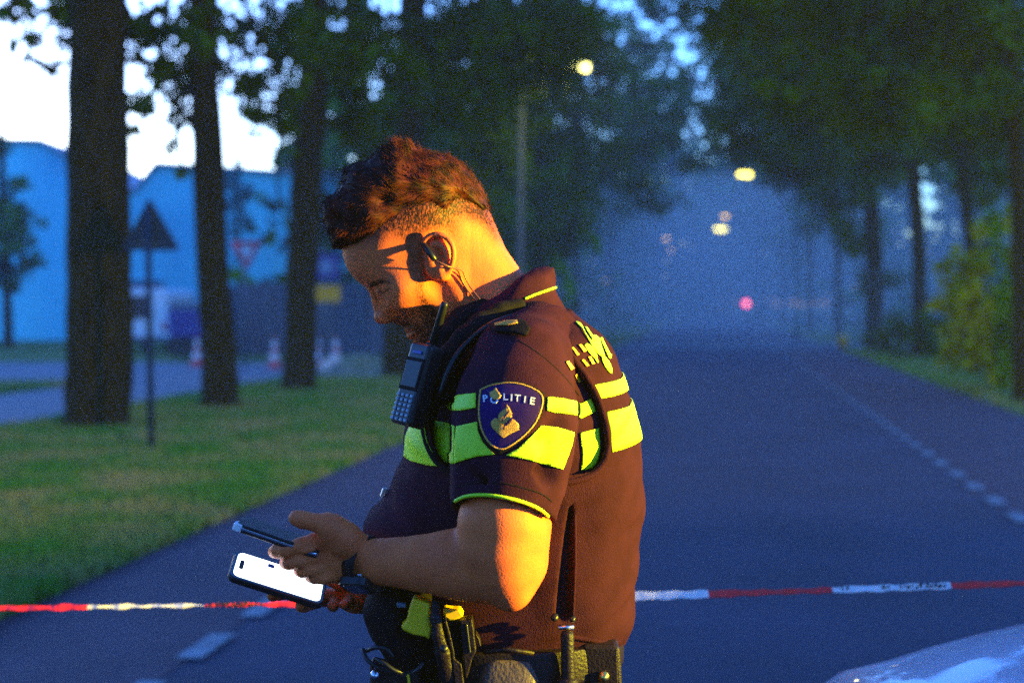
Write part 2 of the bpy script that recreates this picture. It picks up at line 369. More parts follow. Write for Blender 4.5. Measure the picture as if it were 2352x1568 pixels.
# tree rows carried on unseen over and behind the camera, added to block the sky
cl = []
q = random.Random(31)
for k in range(170):
    y = q.uniform(-26,13); side = q.choice((-1,1)); x = side*q.uniform(.5,8)+SL*y; z = q.uniform(6.6,11)
    if z-CZ < .22*y+.8: continue
    cl.append((x,y,z,q.uniform(1.2,2),q.uniform(1.2,2),q.uniform(.8,1.3)))
for k in range(70):
    y = q.uniform(-30,-12); x = q.uniform(-14,14); cl.append((x,y,q.uniform(.5,8),1.8,1.6,1.6))
o = foliage('shade_canopy', cl, .34, 1.0, 78, M['leaf']); tag(o,'unseen leaves of both tree rows over the near road, added to block the sky','shade_canopy',kind='stuff')
for (u,v0,y,r,tx) in ((545,350,56,30,'small bluish tree against the hall, between the second and third trunks'),):
    cl_ = [(u,v0+r*.7,0,r*.6),(u-6,v0+r*1.8,0,r),(u+8,v0+r*3,0,r*1.25),(u-10,v0+r*4.2,0,r*1.3),(u+4,v0+r*5.5,0,r*1.2)]
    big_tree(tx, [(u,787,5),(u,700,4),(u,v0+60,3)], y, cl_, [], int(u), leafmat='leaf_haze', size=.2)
# bushes on the right
def bush(label, cl, y, seed, m='leaf_bush', size=.13):
    p = W(cl[0][0], cl[0][1], y); base = Vector((p.x,p.y,0)); root = tree_obj(base, label, 'bush', name='bush')
    L = []
    for u,v,dy,r in cl:
        q_ = W(u,v,y+dy); rw = r/F*(y+dy); L.append((q_.x,q_.y,max(q_.z,.3),rw,rw,rw*.9))
    mb = MB()
    for i,c in enumerate(L): limb(mb, (0,0,0), Vector(c[:3])-base, .03, .008, i)
    b = mb.build('stems', M['bark']); b.parent = root
    foliage('leaves', L, size, 2.2, seed, M[m], root, base); return root
bush('tall olive green bush filling the right edge below the trees', [(2300,700,0,90),(2230,640,.5,60),(2330,600,0,70),(2352,800,0,80),(2210,740,.3,60),(2270,790,0,60),(2330,500,1,50),(2210,680,0,50),(2190,600,.5,45),(2180,700,0,45),(2200,800,0,50),(2300,850,-.5,55),(2260,560,.5,55),(2352,700,-.5,80)], 25, 401)
bush('low brownish shrub at the foot of the straight trunk', [(2060,750,0,40),(2110,770,0,38),(2160,740,0,40),(2030,780,0,28),(2150,790,0,34)], 40, 402, 'leaf')
bush('small dark shrub beside the yellow bollard', [(2000,775,0,26),(2030,785,0,24),(2060,795,-1,22)], 44, 403, 'leaf')

# ------------------------------------------------------------------ building & things at the left
def warehouse():
    y = 62.0
    b = empty('warehouse', (-15,y,0), 'long pale blue-grey hall with a low gabled roof behind the trunks', 'building')
    X0,X1 = -34.0,-6.5; mb = MB()
    mb.prism([(X0,y,0),(X1,y,0),(X1,y,7.0),(-15.5,y,7.6),(-16.5,y,6.4),(-20.5,y,8.6),(X0,y,8.9)], (0,14,0)); mb.build('wall', M['wall'], b)
    mb = MB(); 
    for a,c in (((X0-.2,8.93),(-20.5,8.63)),((-20.5,8.63),(-16.5,6.43)),((-16.5,6.43),(-15.5,7.63)),((-15.5,7.63),(X1+.2,7.03))):
        mb.prism([(a[0],y-.25,a[1]),(c[0],y-.25,c[1]),(c[0],y-.25,c[1]+.14),(a[0],y-.25,a[1]+.14)], (0,14.5,0))
    mb.build('roof', M['roof'], b)
    for x0,x1,z0,z1,n,m in ((-16.6,-15.2,.0,2.6,'door','dark_panel'),(-26,-23,3.2,4.6,'window','glass'),(-13.6,-12.4,3.4,4.6,'window','glass')):
        mb = MB(); mb.box(((x0+x1)/2,y-.03,(z0+z1)/2),(x1-x0,.06,z1-z0)); o = mb.build(n, M[m], b)
        mb = MB()
        for (cx,cz,sx,sz) in (((x0+x1)/2,z1+.05,x1-x0+.2,.1),((x0+x1)/2,z0-.05,x1-x0+.2,.1),(x0-.05,(z0+z1)/2,.1,z1-z0),(x1+.05,(z0+z1)/2,.1,z1-z0)): mb.box((cx,y-.05,cz),(sx,.1,sz))
        f = mb.build('frame', M['wall'], None); f.parent = o
    return b
warehouse()
def fence():
    y = 43.0; f = empty('metal_fence', (-8,y,0), 'dark blue-grey corrugated metal fence behind the traffic cones', 'fence')
    x0,x1 = W(478,0,y).x, W(900,0,y).x; x = x0; k = 0
    while x < x1-.01:
        h = 2.2-(.08 if k % 5 == 0 else 0); mb = MB(); s = [(x,y,.05)]
        for j in range(9): 
            xx = x+j*.11; s.append((xx, y+(.03 if j % 2 else 0), .05))
        n = len(s); V = [p for p in s]+[(p[0],p[1],h) for p in s]; V += [(p[0],p[1]+.03,p[2]) for p in V]
        fs = []
        for j in range(n-1): fs += [(j,j+1,j+1+n,j+n),(2*n+j+1,2*n+j,3*n+j,3*n+j+1),(n+j,n+j+1,3*n+j+1,3*n+j)]
        mb.add(V, fs); mb.build('panel', M['dark_panel'], f)
        mb = MB(); mb.box((x-.02,y-.05,1.15),(.08,.08,2.3)); mb.build('post', M['galv'], f)
        x += .93; k += 1
fence()
def container():
    y = 41.0; x0,x1 = W(388,0,y).x, W(470,0,y).x
    c = empty('waste_container', ((x0+x1)/2,y+.8,0), 'deep blue skip container with a dark lid between the first two trunks', 'container')
    mb = MB(); mb.prism([(x0,y,.62),(x1,y,.62),(x1+.05,y,1.42),(x0-.05,y,1.42)], (0,1.5,0)); bevel(mb.build('body', M['blue_paint'], c),.03)
    for k in range(4):
        mb = MB(); mb.box((x0+(k+.5)*(x1-x0)/4,y-.03,1.0),(.06,.06,.74)); mb.build('rib', M['blue_paint'], c)
    mb = MB(); mb.box(((x0+x1)/2,y+.75,.34),((x1-x0)*.95,1.4,.52)); mb.build('base', M['rubber'], c)
    mb = MB(); mb.prism([(x0-.08,y-.06,1.46),(x1+.08,y-.06,1.46),(x1-.1,y-.06,1.6),(x0+.1,y-.06,1.6)], (0,1.6,0)); mb.build('lid', M['dark_panel'], c)
container()
def van():
    y = 46.0; xa,xb = W(262,0,y).x, W(388,0,y).x; xm=(xa+xb)/2
    v = empty('parked_van', (xm,y+1.5,0), 'white van parked behind the sign post, seen from its dark rear window end', 'van')
    mb = MB(); prof = [(xa+.02,.35),(xb-.02,.35),(xb,.5),(xb,1.25),(xb-.1,1.95),(xb-.25,2.08),(xa+.25,2.08),(xa+.1,1.95),(xa,1.25),(xa,.5)]
    mb.prism([(x,y,z) for x,z in prof], (0,4.2,0)); bevel(mb.build('body', M['white_paint'], v), .06)
    mb = MB(); mb.prism([(xa+.16,y-.02,.0+1.1),(xb-.5,y-.02,1.1),(xb-.55,y-.02,1.85),(xa+.22,y-.02,1.85)], (0,.04,0)); mb.build('rear_window', M['glass'], v)
    for x in (xa+.15,xb-.15):
        mb = MB(); mb.box((x,y-.02,.85),(.14,.05,.3)); mb.build('tail_light', M['sign_red'], v)
    mb = MB(); mb.box((xm,y-.06,.45),(xb-xa-.1,.12,.16)); mb.build('bumper', M['dark_panel'], v)
    for x in (xa+.12,xb-.12):
        for yy in (.7,3.4):
            mb = MB(); mb.lathe((x,y+yy,.32),[(.12,-.11),(.32,-.1),(.32,.1),(.12,.11)],16,Matrix.Rotation(R(90),3,'Y')); w_ = mb.build('wheel', M['rubber'], v)
van()
def cone(u, vb, label, y=None, tilt=0):
    y = y or 1.55*F/(vb-V0); p = W(u,vb,y); c = empty('traffic_cone', (p.x,y,.015), label, 'traffic cone', 'traffic cones set out along the side road')
    mb = MB(); mb.box((0,0,.02),(.38,.38,.04)); a = mb.build('base', M['cone_red']); a.parent = c
    mb = MB(); mb.lathe((0,0,.04),[(.14,0),(.115,.15),(.112,.151)],16); a = mb.build('lower_band', M['cone_red']); a.parent = c
    mb = MB(); mb.lathe((0,0,.04),[(.113,.151),(.085,.32)],16); a = mb.build('white_sleeve', M['sign_white']); a.parent = c
    mb = MB(); mb.lathe((0,0,.04),[(.085,.321),(.065,.44)],16); a = mb.build('middle_band', M['cone_red']); a.parent = c
    mb = MB(); mb.lathe((0,0,.04),[(.065,.441),(.032,.64)],16); a = mb.build('white_top', M['sign_white']); a.parent = c
    mb = MB(); mb.lathe((0,0,.04),[(.032,.641),(.026,.7),(.015,.71)],16); a = mb.build('tip', M['cone_red']); a.parent = c
    c.rotation_euler = (0, tilt, 0)
cone(452, 842, 'red and white traffic cone beside the blue skip, leftmost of four')
cone(630, 846, 'red and white traffic cone close against the left side of the third trunk')
cone(737, 842, 'red and white traffic cone just right of the third trunk')
cone(771, 843, 'red and white traffic cone nearest to the officer, rightmost of four')
# toppled barrier
p = W(752,856,32); bb = empty('road_barrier', (p.x,p.y,.02), 'white barrier board lying askew below the two right hand cones', 'barrier')
Mx = Matrix.Rotation(R(-28),3,'Y')
mb = MB(); mb.box((0,0,.22),(.62,.04,.16),Mx); a = mb.build('board', M['white_paint']); a.parent = bb
mb = MB(); mb.tube([(-.2,-.2,.0),(-.15,0,.2),(-.2,.2,0)],.02); a = mb.build('foot', M['galv']); a.parent = bb
mb = MB(); mb.tube([(.2,-.2,.0),(.17,0,.3),(.2,.2,0)],.02); a = mb.build('foot', M['galv']); a.parent = bb
# heap
p = W(830,850,33); mb = MB(); q=random.Random(3); n=24; m_=6; vs=[(0,0,.42)]; fs=[]
for j in range(1,m_+1):
    for k in range(n):
        a=2*math.pi*k/n; r_=j/m_; vs.append((r_*1.0*math.cos(a)*(1+.1*q.random()), r_*.8*math.sin(a), max(0,.42*(math.cos(r_*math.pi)+1)/2)+.03*q.random()*(j<m_)))
for k in range(n): fs.append((0,1+k,1+(k+1)%n))
for j in range(1,m_):
    for k in range(n): a=1+(j-1)*n+k; b_=1+(j-1)*n+(k+1)%n; fs.append((a,a+n,b_+n,b_))
mb.add(vs,fs); o = mb.build('sand_heap', M['sand'], None, True); o.location=(p.x,p.y,0); tag(o,'low heap of pale sand and weeds beyond the cones','heap')

# ------------------------------------------------------------------ signs
def polyplate(pts, y, th): mb = MB(); return mb.prism([(x,y,z) for x,z in pts], (0,th,0))
def round_poly(pts, r, n=5):
    out = []; m = len(pts)
    for i in range(m):
        a,b,c = Vector(pts[i-1]),Vector(pts[i]),Vector(pts[(i+1)%m]); d1=(a-b).normalized(); d2=(c-b).normalized()
        p1=b+d1*r; p2=b+d2*r
        for k in range(n+1):
            t=k/n; out.append(tuple((p1*(1-t)**2+b*2*t*(1-t)+p2*t*t)))
    return out
y=14.9
p = W(348,1040,y); s = empty('warning_sign_post', (p.x,y,0), 'tall steel post carrying a triangular warning sign seen from its dark back', 'sign')
a = W(339,470,y)
mb = MB(); mb.tube([(0,0,-.05),((a.x-p.x)*.5,0,1.3),(a.x-p.x,0,a.z)],.036,12); o = mb.build('post', M['sign_back'], None, True); o.parent = s
tri = [(W(u,v,y).x-p.x, W(u,v,y).z) for u,v in ((275,575),(412,575),(340,452))]
mb = MB(); mb.prism([(x,.045,z) for x,z in round_poly(tri,.05)], (0,.012,0)); o = mb.build('sign_plate', M['sign_back']); o.parent = s
o2 = MB(); 
o2.prism([(x,.0585,z) for x,z in round_poly(tri,.05)], (0,.003,0)); o3 = o2.build('sign_face', M['sign_red']); o3.parent = s
for zz in (575,500):
    z_ = W(0,zz-15,y).z; mb = MB(); mb.box((a.x-p.x,.028,z_),(.16 if zz==575 else .1,.03,.03)); o = mb.build('clamp', M['galv']); o.parent = s
y=34.0
p = W(562,845,y); s = empty('give_way_sign_post', (p.x,y,0), 'upside-down triangular give way sign with red border on a grey post', 'sign')
mb = MB(); mb.tube([(0,.03,-.05),(0,.03,W(0,560,y).z)],.038,10); o = mb.build('post', M['galv'], None, True); o.parent = s
def tri_at(s_): 
    c=(567,578); return [((W(c[0]+(u-c[0])*s_,0,y).x)-p.x, W(0,c[1]+(v-c[1])*s_,y).z) for u,v in ((528,553),(603,553),(566,622))]
mb = MB(); mb.prism([(x,-.02,z) for x,z in round_poly(tri_at(1),.09)], (0,.015,0)); o = mb.build('sign_plate', M['sign_red']); o.parent = s
mb = MB(); mb.prism([(x,-.026,z) for x,z in round_poly(tri_at(.52),.04)], (0,.004,0)); o = mb.build('sign_face', M['sign_white']); o.parent = s
y=33.0
p = W(740,850,y); s = empty('direction_sign_post', (p.x,y,0), 'square blue sign with a pale symbol above a small yellow plate', 'sign')
mb = MB(); mb.tube([(0,.05,-.05),(0,.05,2.9)],.04,10); o = mb.build('post', M['galv'], None, True); o.parent = s
def rect(u0,v0,u1,v1): return [(W(u,v,y).x-p.x, W(u,v,y).z) for u,v in ((u0,v1),(u1,v1),(u1,v0),(u0,v0))]
mb = MB(); mb.prism([(x,-.01,z) for x,z in round_poly(rect(716,583,780,642),.04)], (0,.02,0)); o = mb.build('blue_plate', M['sign_blue']); o.parent = s
mb = MB(); mb.lathe((W(750,0,y).x-p.x,-.02,W(0,612,y).z),[(.0,-.004),(.17,-.004),(.17,.004),(0,.004)],20,Matrix.Rotation(R(90),3,'X')); o = mb.build('pale_symbol', mat('pale_blue',(.12,.25,.45),.5)); o.parent = s
mb = MB(); mb.prism([(x,-.01,z) for x,z in round_poly(rect(722,656,782,693),.05)], (0,.02,0)); o = mb.build('yellow_plate', M['sign_yellow']); o.parent = s
# yellow bollard right
y=49; p = W(1936,800,y); s = empty('bollard', (p.x,y,0), 'short yellow bollard at the corner of the right hand side road', 'bollard')
mb = MB(); mb.lathe((0,0,0),[(.17,0),(.17,.35),(.2,.36),(.2,.42),(.14,.5)],16); o = mb.build('body', M['sign_yellow'], None, True); o.parent = s
mb = MB(); mb.lathe((0,0,0),[(.26,.015),(.26,.06),(.2,.08)],16); o = mb.build('foot', M['galv']); o.parent = s

# ------------------------------------------------------------------ street lamps
def street_lamp(label, y, xp, dx, h, glow='lamp_far', power=0, hs=1.0):
    s = empty('street_lamp', (xp,y,0), label, 'street lamp', 'lit street lamps along the road')
    mb = MB(); mb.tube([(0,0,-.05),(0,0,1.2),(0,0,1.21),(0,0,h-.5)],[.1,.1,.07,.055],12); o = mb.build('pole', M['pole'], None, True); o.parent = s
    mb = MB(); mb.tube([(0,0,h-.5),(dx*.06,0,h-.2),(dx*.3,0,h+.0),(dx*.8,0,h+.08)],[.05,.04,.035,.03],10); o = mb.build('arm', M['galv'], None, True); o.parent = s
    sg = 1 if dx > 0 else -1
    mb = MB(); mb.box((dx,0,h+.1),(.62*hs,.26,.09)); o = bevel(mb.build('lamp_head', M['galv']),.03); o.parent = s
    mb = MB(); mb.box((dx-.12*sg*hs,0,h-.01),(.24*hs,.2,.17*hs)).box((dx+.12*sg*hs,0,h+.01),(.24*hs,.2,.17*hs)); o = bevel(mb.build('lens', M[glow]),.02); o.parent = s
    if power:
        l = bpy.data.lights.new('lamp_light','POINT'); l.energy = power; l.color = (1,.85,.3); l.shadow_soft_size = .25
        lo = bpy.data.objects.new('lamp_light', l); COL.objects.link(lo); lo.parent = s; lo.location = (dx,-.3,h-.35)
def lamp_at(u,v,y,pole_side,over,label,glow,power=0,hs=1.0):
    p = W(u,v,y); street_lamp(label, y, p.x-pole_side*over, pole_side*over, p.z, glow, power, hs)
lamp_at(1325,154,33,1,1.3,'nearest street lamp, glowing above and behind the officer\'s head on a tall grey pole','lamp_on',14,1.15)
lamp_at(1711,400,60,-1,2.2,'brightest distant street lamp, hanging alone high over the road','lamp_far',0,1.1)
lamp_at(1655,525,98,-1,2.2,'bright yellow street lamp, lower of the close pair over the road','lamp_far',0,1.6)
lamp_at(1665,497,86,-1,2.2,'dim amber street lamp, upper of the close pair over the road','lamp_dim',0,.7)
lamp_at(1530,548,119,1,1.5,'faint amber street lamp left of the road, the upper of two','lamp_dim',0,.8)
lamp_at(1541,575,143,1,1.5,'faintest amber street lamp left of the road, the lower of two','lamp_dim',0,.7)
# red light far down the road
y=110; p = W(1714,697,y); s = empty('warning_light', (p.x,y,0), 'glowing pinkish red light low over the far road', 'warning light')
mb = MB(); mb.tube([(0,0,0),(0,0,p.z-.1)],.05); o = mb.build('stand', M['galv']); o.parent = s
mb = MB(); mb.lathe((0,0,p.z),[(.06,-.26),(.21,-.14),(.26,0),(.21,.14),(.06,.26)],16); o = mb.build('lens', M['red_glow']); o.parent = s
mb = MB(); mb.lathe((0,-.3,p.z),[(.03,-.11),(.12,0),(.03,.11)],16); o = mb.build('lamp_core', M['red_core']); o.parent = s
# haze
hz = bpy.data.meshes.new('haze'); 
mb = MB(); mb.box((0,140,14.5),(300,330,31)); o = mb.build('haze'); o['kind'] = 'stuff'
hm = bpy.data.materials.new('haze'); hm.use_nodes = True; t = hm.node_tree; t.nodes.remove(t.nodes['Principled BSDF'])
pv = t.nodes.new('ShaderNodeVolumePrincipled'); pv.inputs['Color'].default_value = (.75,.85,1,1); pv.inputs['Density'].default_value = HAZE = .0013
pv.inputs['Anisotropy'].default_value = .2
t.links.new(pv.outputs[0], t.nodes['Material Output'].inputs['Volume']); o.data.materials.append(hm)

# drifting smoke over the road
mb = MB(); c0 = [(9,70,.5),(13,95,.5),(18,125,.5)]
def smoke(name, c, d, dens, label):
    mb = MB(); n=24; prof=[(math.sin(math.pi*i/12), -math.cos(math.pi*i/12)) for i in range(13)]
    prof[0]=(.02,-1); prof[-1]=(.02,1); mb.lathe((0,0,0), prof, n)
    mb.v=[tuple(Vector((v[0]*d[0],v[1]*d[1],v[2]*d[2]))*(1+.25*mnoise.noise(Vector(v)*1.7+Vector(c)))) for v in mb.v]
    o=mb.build(name,None,None,True); o.location=c; o['kind']='stuff'; o['label']=label
    m=bpy.data.materials.new(name); m.use_nodes=True; t=m.node_tree; t.nodes.remove(t.nodes['Principled BSDF'])
    pv=t.nodes.new('ShaderNodeVolumePrincipled'); pv.inputs['Color'].default_value=(.95,1,.97,1); pv.inputs['Anisotropy'].default_value=.35; pv.inputs['Density'].default_value=dens
    t.links.new(pv.outputs[0], t.nodes['Material Output'].inputs['Volume']); o.data.materials.append(m)
smoke('smoke',(8.5,58,1.2),(8.5,24,2.6),.003,'thin low veil of smoke hanging on the road surface')
smoke('smoke',(13,95,2.8),(14,44,6.5),.0125,'pale bluish smoke drifting low across the far road')
# ================================================================== SDF sculpting (the officer)
class Grid:
    def __init__(s, lo, hi, h):
        s.lo = np.array(lo, float); s.h = h; s.n = np.ceil((np.array(hi)-s.lo)/h).astype(int)+1
        s.D = np.full(tuple(s.n), 1.0, np.float32)
    def sub(s, lo, hi):
        a = np.maximum(0, np.floor((np.array(lo)-s.lo)/s.h).astype(int)); b = np.minimum(s.n, np.ceil((np.array(hi)-s.lo)/s.h).astype(int)+1)
        if np.any(b <= a): return None, None
        X = [(s.lo[i]+s.h*np.arange(a[i], b[i])).astype(np.float32) for i in range(3)]
        return tuple(slice(a[i], b[i]) for i in range(3)), np.meshgrid(*X, indexing='ij', sparse=True)
    def union(s, sl, d, k):
        A = s.D[sl]
        if k <= 0: s.D[sl] = np.minimum(A, d); return
        h = np.maximum(k-np.abs(A-d), 0)/k; s.D[sl] = np.minimum(A, d)-h*h*k*.25
    def cut(s, sl, d, k=0):   # subtract shape d
        A = s.D[sl]; d = -d
        if k <= 0: s.D[sl] = np.maximum(A, d); return
        h = np.maximum(k-np.abs(A-d), 0)/k; s.D[sl] = np.maximum(A, d)+h*h*k*.25
    def cap(s, a, b, ra, rb, k=.006, sq=None, op='union'):
        """round cone; sq=(dir, factor): squash along direction dir by factor<1"""
        a = np.array(a, float); b = np.array(b, float); m = max(ra, rb)+k+2*s.h
        sl, P = s.sub(np.minimum(a, b)-m, np.maximum(a, b)+m)
        if sl is None: return
        ab = b-a; L2 = max(ab@ab, 1e-12); x, y, z = P[0]-a[0], P[1]-a[1], P[2]-a[2]
        t = np.clip((x*ab[0]+y*ab[1]+z*ab[2])/L2, 0, 1)
        x, y, z = x-t*ab[0], y-t*ab[1], z-t*ab[2]; r = ra+(rb-ra)*t
        d2 = x*x+y*y+z*z
        if sq is not None:
            n = np.array(sq[0], float); n /= np.linalg.norm(n); q = x*n[0]+y*n[1]+z*n[2]
            d2 = d2+q*q*(1/sq[1]**2-1); d = np.sqrt(np.maximum(d2, 1e-12))-r
        else: d = np.sqrt(np.maximum(d2, 1e-12))-r
        if op == 'union': s.union(sl, d, k)
        else: s.cut(sl, d, k)
    def chain(s, pts, rad, k=.006, sq=None):
        for i in range(len(pts)-1): s.cap(pts[i], pts[i+1], rad[i], rad[i+1], k, sq)
    def ell(s, c, r, k=.006, M=None, op='union'):
        c = np.array(c, float); m = max(r)+k+2*s.h; sl, P = s.sub(c-m, c+m)
        if sl is None: return
        x, y, z = P[0]-c[0], P[1]-c[1], P[2]-c[2]
        if M is not None:
            M = np.array(M, float); x, y, z = M[0][0]*x+M[0][1]*y+M[0][2]*z, M[1][0]*x+M[1][1]*y+M[1][2]*z, M[2][0]*x+M[2][1]*y+M[2][2]*z
        k0 = np.sqrt((x/r[0])**2+(y/r[1])**2+(z/r[2])**2); k1 = np.sqrt((x/r[0]**2)**2+(y/r[1]**2)**2+(z/r[2]**2)**2)
        d = k0*(k0-1)/np.maximum(k1, 1e-6)
        if op == 'union': s.union(sl, d, k)
        else: s.cut(sl, d, k)
    def loft(s, secs, p=2.5, k=.02):
        """horizontal superellipse sections: (z, cx, cy, a, b) sorted by z"""
        S = np.array(sorted(secs)); m = S[:, 3:].max()+k+.02
        lo = (S[:, 1].min()-m, S[:, 2].min()-m, S[0, 0]-.0); hi = (S[:, 1].max()+m, S[:, 2].max()+m, S[-1, 0])
        sl, P = s.sub(lo, hi); z = P[2].ravel(); zz = S[:, 0]
        I = lambda c: smooth_interp(z, zz, S[:, c])[None, None, :]
        cx, cyy, a, b = I(1), I(2), I(3), I(4)
        q = (np.abs((P[0]-cx)/a)**p+np.abs((P[1]-cyy)/b)**p)**(1/p)
        d = (q-1)*np.minimum(a, b)
        d = np.maximum(d, np.maximum(S[0, 0]-P[2], P[2]-S[-1, 0])+s.h*1.2)
        s.union(sl, d.astype(np.float32), k)
    def noise(s, amp, freqs, seed=0):
        r = np.random.default_rng(seed); sl, P = s.sub(s.lo, s.lo+s.h*s.n)
        d = 0
        for f in freqs:
            v = r.standard_normal(3); v /= np.linalg.norm(v); w2 = r.standard_normal(3); w2 /= np.linalg.norm(w2)
            d = d+np.sin((P[0]*v[0]+P[1]*v[1]+P[2]*v[2])*f+r.random()*6+1.5*np.sin((P[0]*w2[0]+P[1]*w2[1]+P[2]*w2[2])*f*.7))
        s.D += (amp*d).astype(np.float32)
    def mesh(s):
        D = s.D; ins = D < 0
        c = np.zeros(tuple(x-1 for x in D.shape), np.int8)
        for i in (0, 1):
            for j in (0, 1):
                for k in (0, 1): c += ins[i:D.shape[0]-1+i, j:D.shape[1]-1+j, k:D.shape[2]-1+k]
        I, J, K = np.nonzero((c > 0) & (c < 8)); n = len(I)
        idx = np.full(c.shape, -1, np.int32); idx[I, J, K] = np.arange(n)
        acc = np.zeros((n, 3)); cnt = np.zeros(n)
        corners = [(i, j, k) for i in (0, 1) for j in (0, 1) for k in (0, 1)]
        vals = {q: D[I+q[0], J+q[1], K+q[2]] for q in corners}
        for q in corners:
            for ax in range(3):
                if q[ax] == 0:
                    q2 = tuple(q[i]+(i == ax) for i in range(3)); va, vb = vals[q], vals[q2]
                    m = (va < 0) != (vb < 0); t = np.where(m, va/np.where(m, va-vb, 1), 0)
                    for i in range(3): acc[:, i] += np.where(m, q[i]+(t if i == ax else 0), 0)
                    cnt += m
        V = (acc/cnt[:, None]+np.stack([I, J, K], 1))*s.h+s.lo
        Fs = []
        for ax in range(3):
            sh = [slice(None)]*3; a1 = list(sh); a2 = list(sh); a1[ax] = slice(0, -1); a2[ax] = slice(1, None)
            A = ins[tuple(a1)]; B = ins[tuple(a2)]; e = np.argwhere(A != B); o1, o2 = [i for i in range(3) if i != ax]
            e = e[(e[:, o1] > 0) & (e[:, o2] > 0) & (e[:, o1] < c.shape[o1]) & (e[:, o2] < c.shape[o2])]
            f = A[tuple(e.T)]
            def at(d1, d2):
                q = e.copy(); q[:, o1] -= d1; q[:, o2] -= d2; return idx[tuple(q.T)]
            Q = np.stack([at(1, 1), at(0, 1), at(0, 0), at(1, 0)], 1)
            flip = f if ax != 1 else ~f
            Q[~flip] = Q[~flip][:, ::-1]; Fs.append(Q)
        Q = np.concatenate(Fs); Q = Q[(Q >= 0).all(1)]
        return V, Q
def smooth_interp(x, xs, ys):
    xs = np.asarray(xs, float); ys = np.asarray(ys, float); m = np.gradient(ys, xs) if len(xs) > 1 else np.zeros(1)
    x = np.clip(x, xs[0], xs[-1]); i = np.clip(np.searchsorted(xs, x)-1, 0, len(xs)-2); h = xs[i+1]-xs[i]; t = (x-xs[i])/h
    return ((2*t**3-3*t**2+1)*ys[i]+(t**3-2*t**2+t)*h*m[i]+(-2*t**3+3*t**2)*ys[i+1]+(t**3-t**2)*h*m[i+1])
def yaw(V):
    """turn the head a little towards the camera: depth shrinks towards the face; every point slides along its own line of sight"""
    V = np.array(V, float); one = V.ndim == 1; V = np.atleast_2d(V)
    u = U0+V[:,0]/V[:,1]*F; v = V0-(V[:,2]-CZ)/V[:,1]*F
    wv = np.clip((850-v)/190, 0, 1); wv = wv*wv*(3-2*wv)
    wu = np.where(u < 1105, 1, np.clip((1205-u)/100, 0, 1))
    dy = -.14*np.clip((1020-u), -60, 400)/F*YC*wv*wu
    k = (V[:,1]+dy)/V[:,1]; out_ = np.stack([V[:,0]*k, V[:,1]*k, CZ+(V[:,2]-CZ)*k], 1)
    return out_[0] if one else out_
def grid_obj(name, g, m, parent, relax=1, post=None):
    V, Q = g.mesh()
    for _ in range(relax):   # light laplacian
        acc = np.zeros_like(V); cnt = np.zeros(len(V))
        for a, b in ((0, 1), (1, 2), (2, 3), (3, 0)):
            np.add.at(acc, Q[:, a], V[Q[:, b]]); np.add.at(cnt, Q[:, a], 1); np.add.at(acc, Q[:, b], V[Q[:, a]]); np.add.at(cnt, Q[:, b], 1)
        V = V*.5+.5*acc/np.maximum(cnt, 1)[:, None]
    if post is not None: V = post(V)
    me = bpy.data.meshes.new(name); n = len(Q)
    me.vertices.add(len(V)); me.vertices.foreach_set('co', V.astype(np.float32).ravel())
    me.loops.add(n*4); me.loops.foreach_set('vertex_index', Q.ravel().astype(np.int32))
    me.polygons.add(n); me.polygons.foreach_set('loop_start', np.arange(0, n*4, 4, dtype=np.int32)); me.polygons.foreach_set('loop_total', np.full(n, 4, np.int32))
    me.polygons.foreach_set('use_smooth', np.ones(n, bool)); me.update(); me.materials.append(m)
    o = bpy.data.objects.new(name, me); COL.objects.link(o)
    if parent is not None:
        o.parent = parent
        if parent.type == 'EMPTY': o.matrix_parent_inverse = Matrix.Translation(parent.location).inverted()
    return o, V, Q
def bvh(V, Q): return BVHTree.FromPolygons(V.tolist(), Q.tolist(), all_triangles=False)
EYE = Vector((0, 0, CZ))
def ray(u, v, trees, maxd=3.0):
    d = Vector(((u-U0)/F, 1, -(v-V0)/F)).normalized(); best = None
    for t in trees:
        h = t.ray_cast(EYE, d, maxd)
        if h[0] is not None and (best is None or h[3] < best[2]): best = (h[0], h[1], h[3])
    return best, d
def adopt(o, parent):
    o.parent = parent
    if parent.type == 'EMPTY': o.matrix_parent_inverse = Matrix.Translation(parent.location).inverted()
    return o
def solid(o, th):
    m = o.modifiers.new('solid', 'SOLIDIFY'); m.thickness = th; m.offset = 1; return o
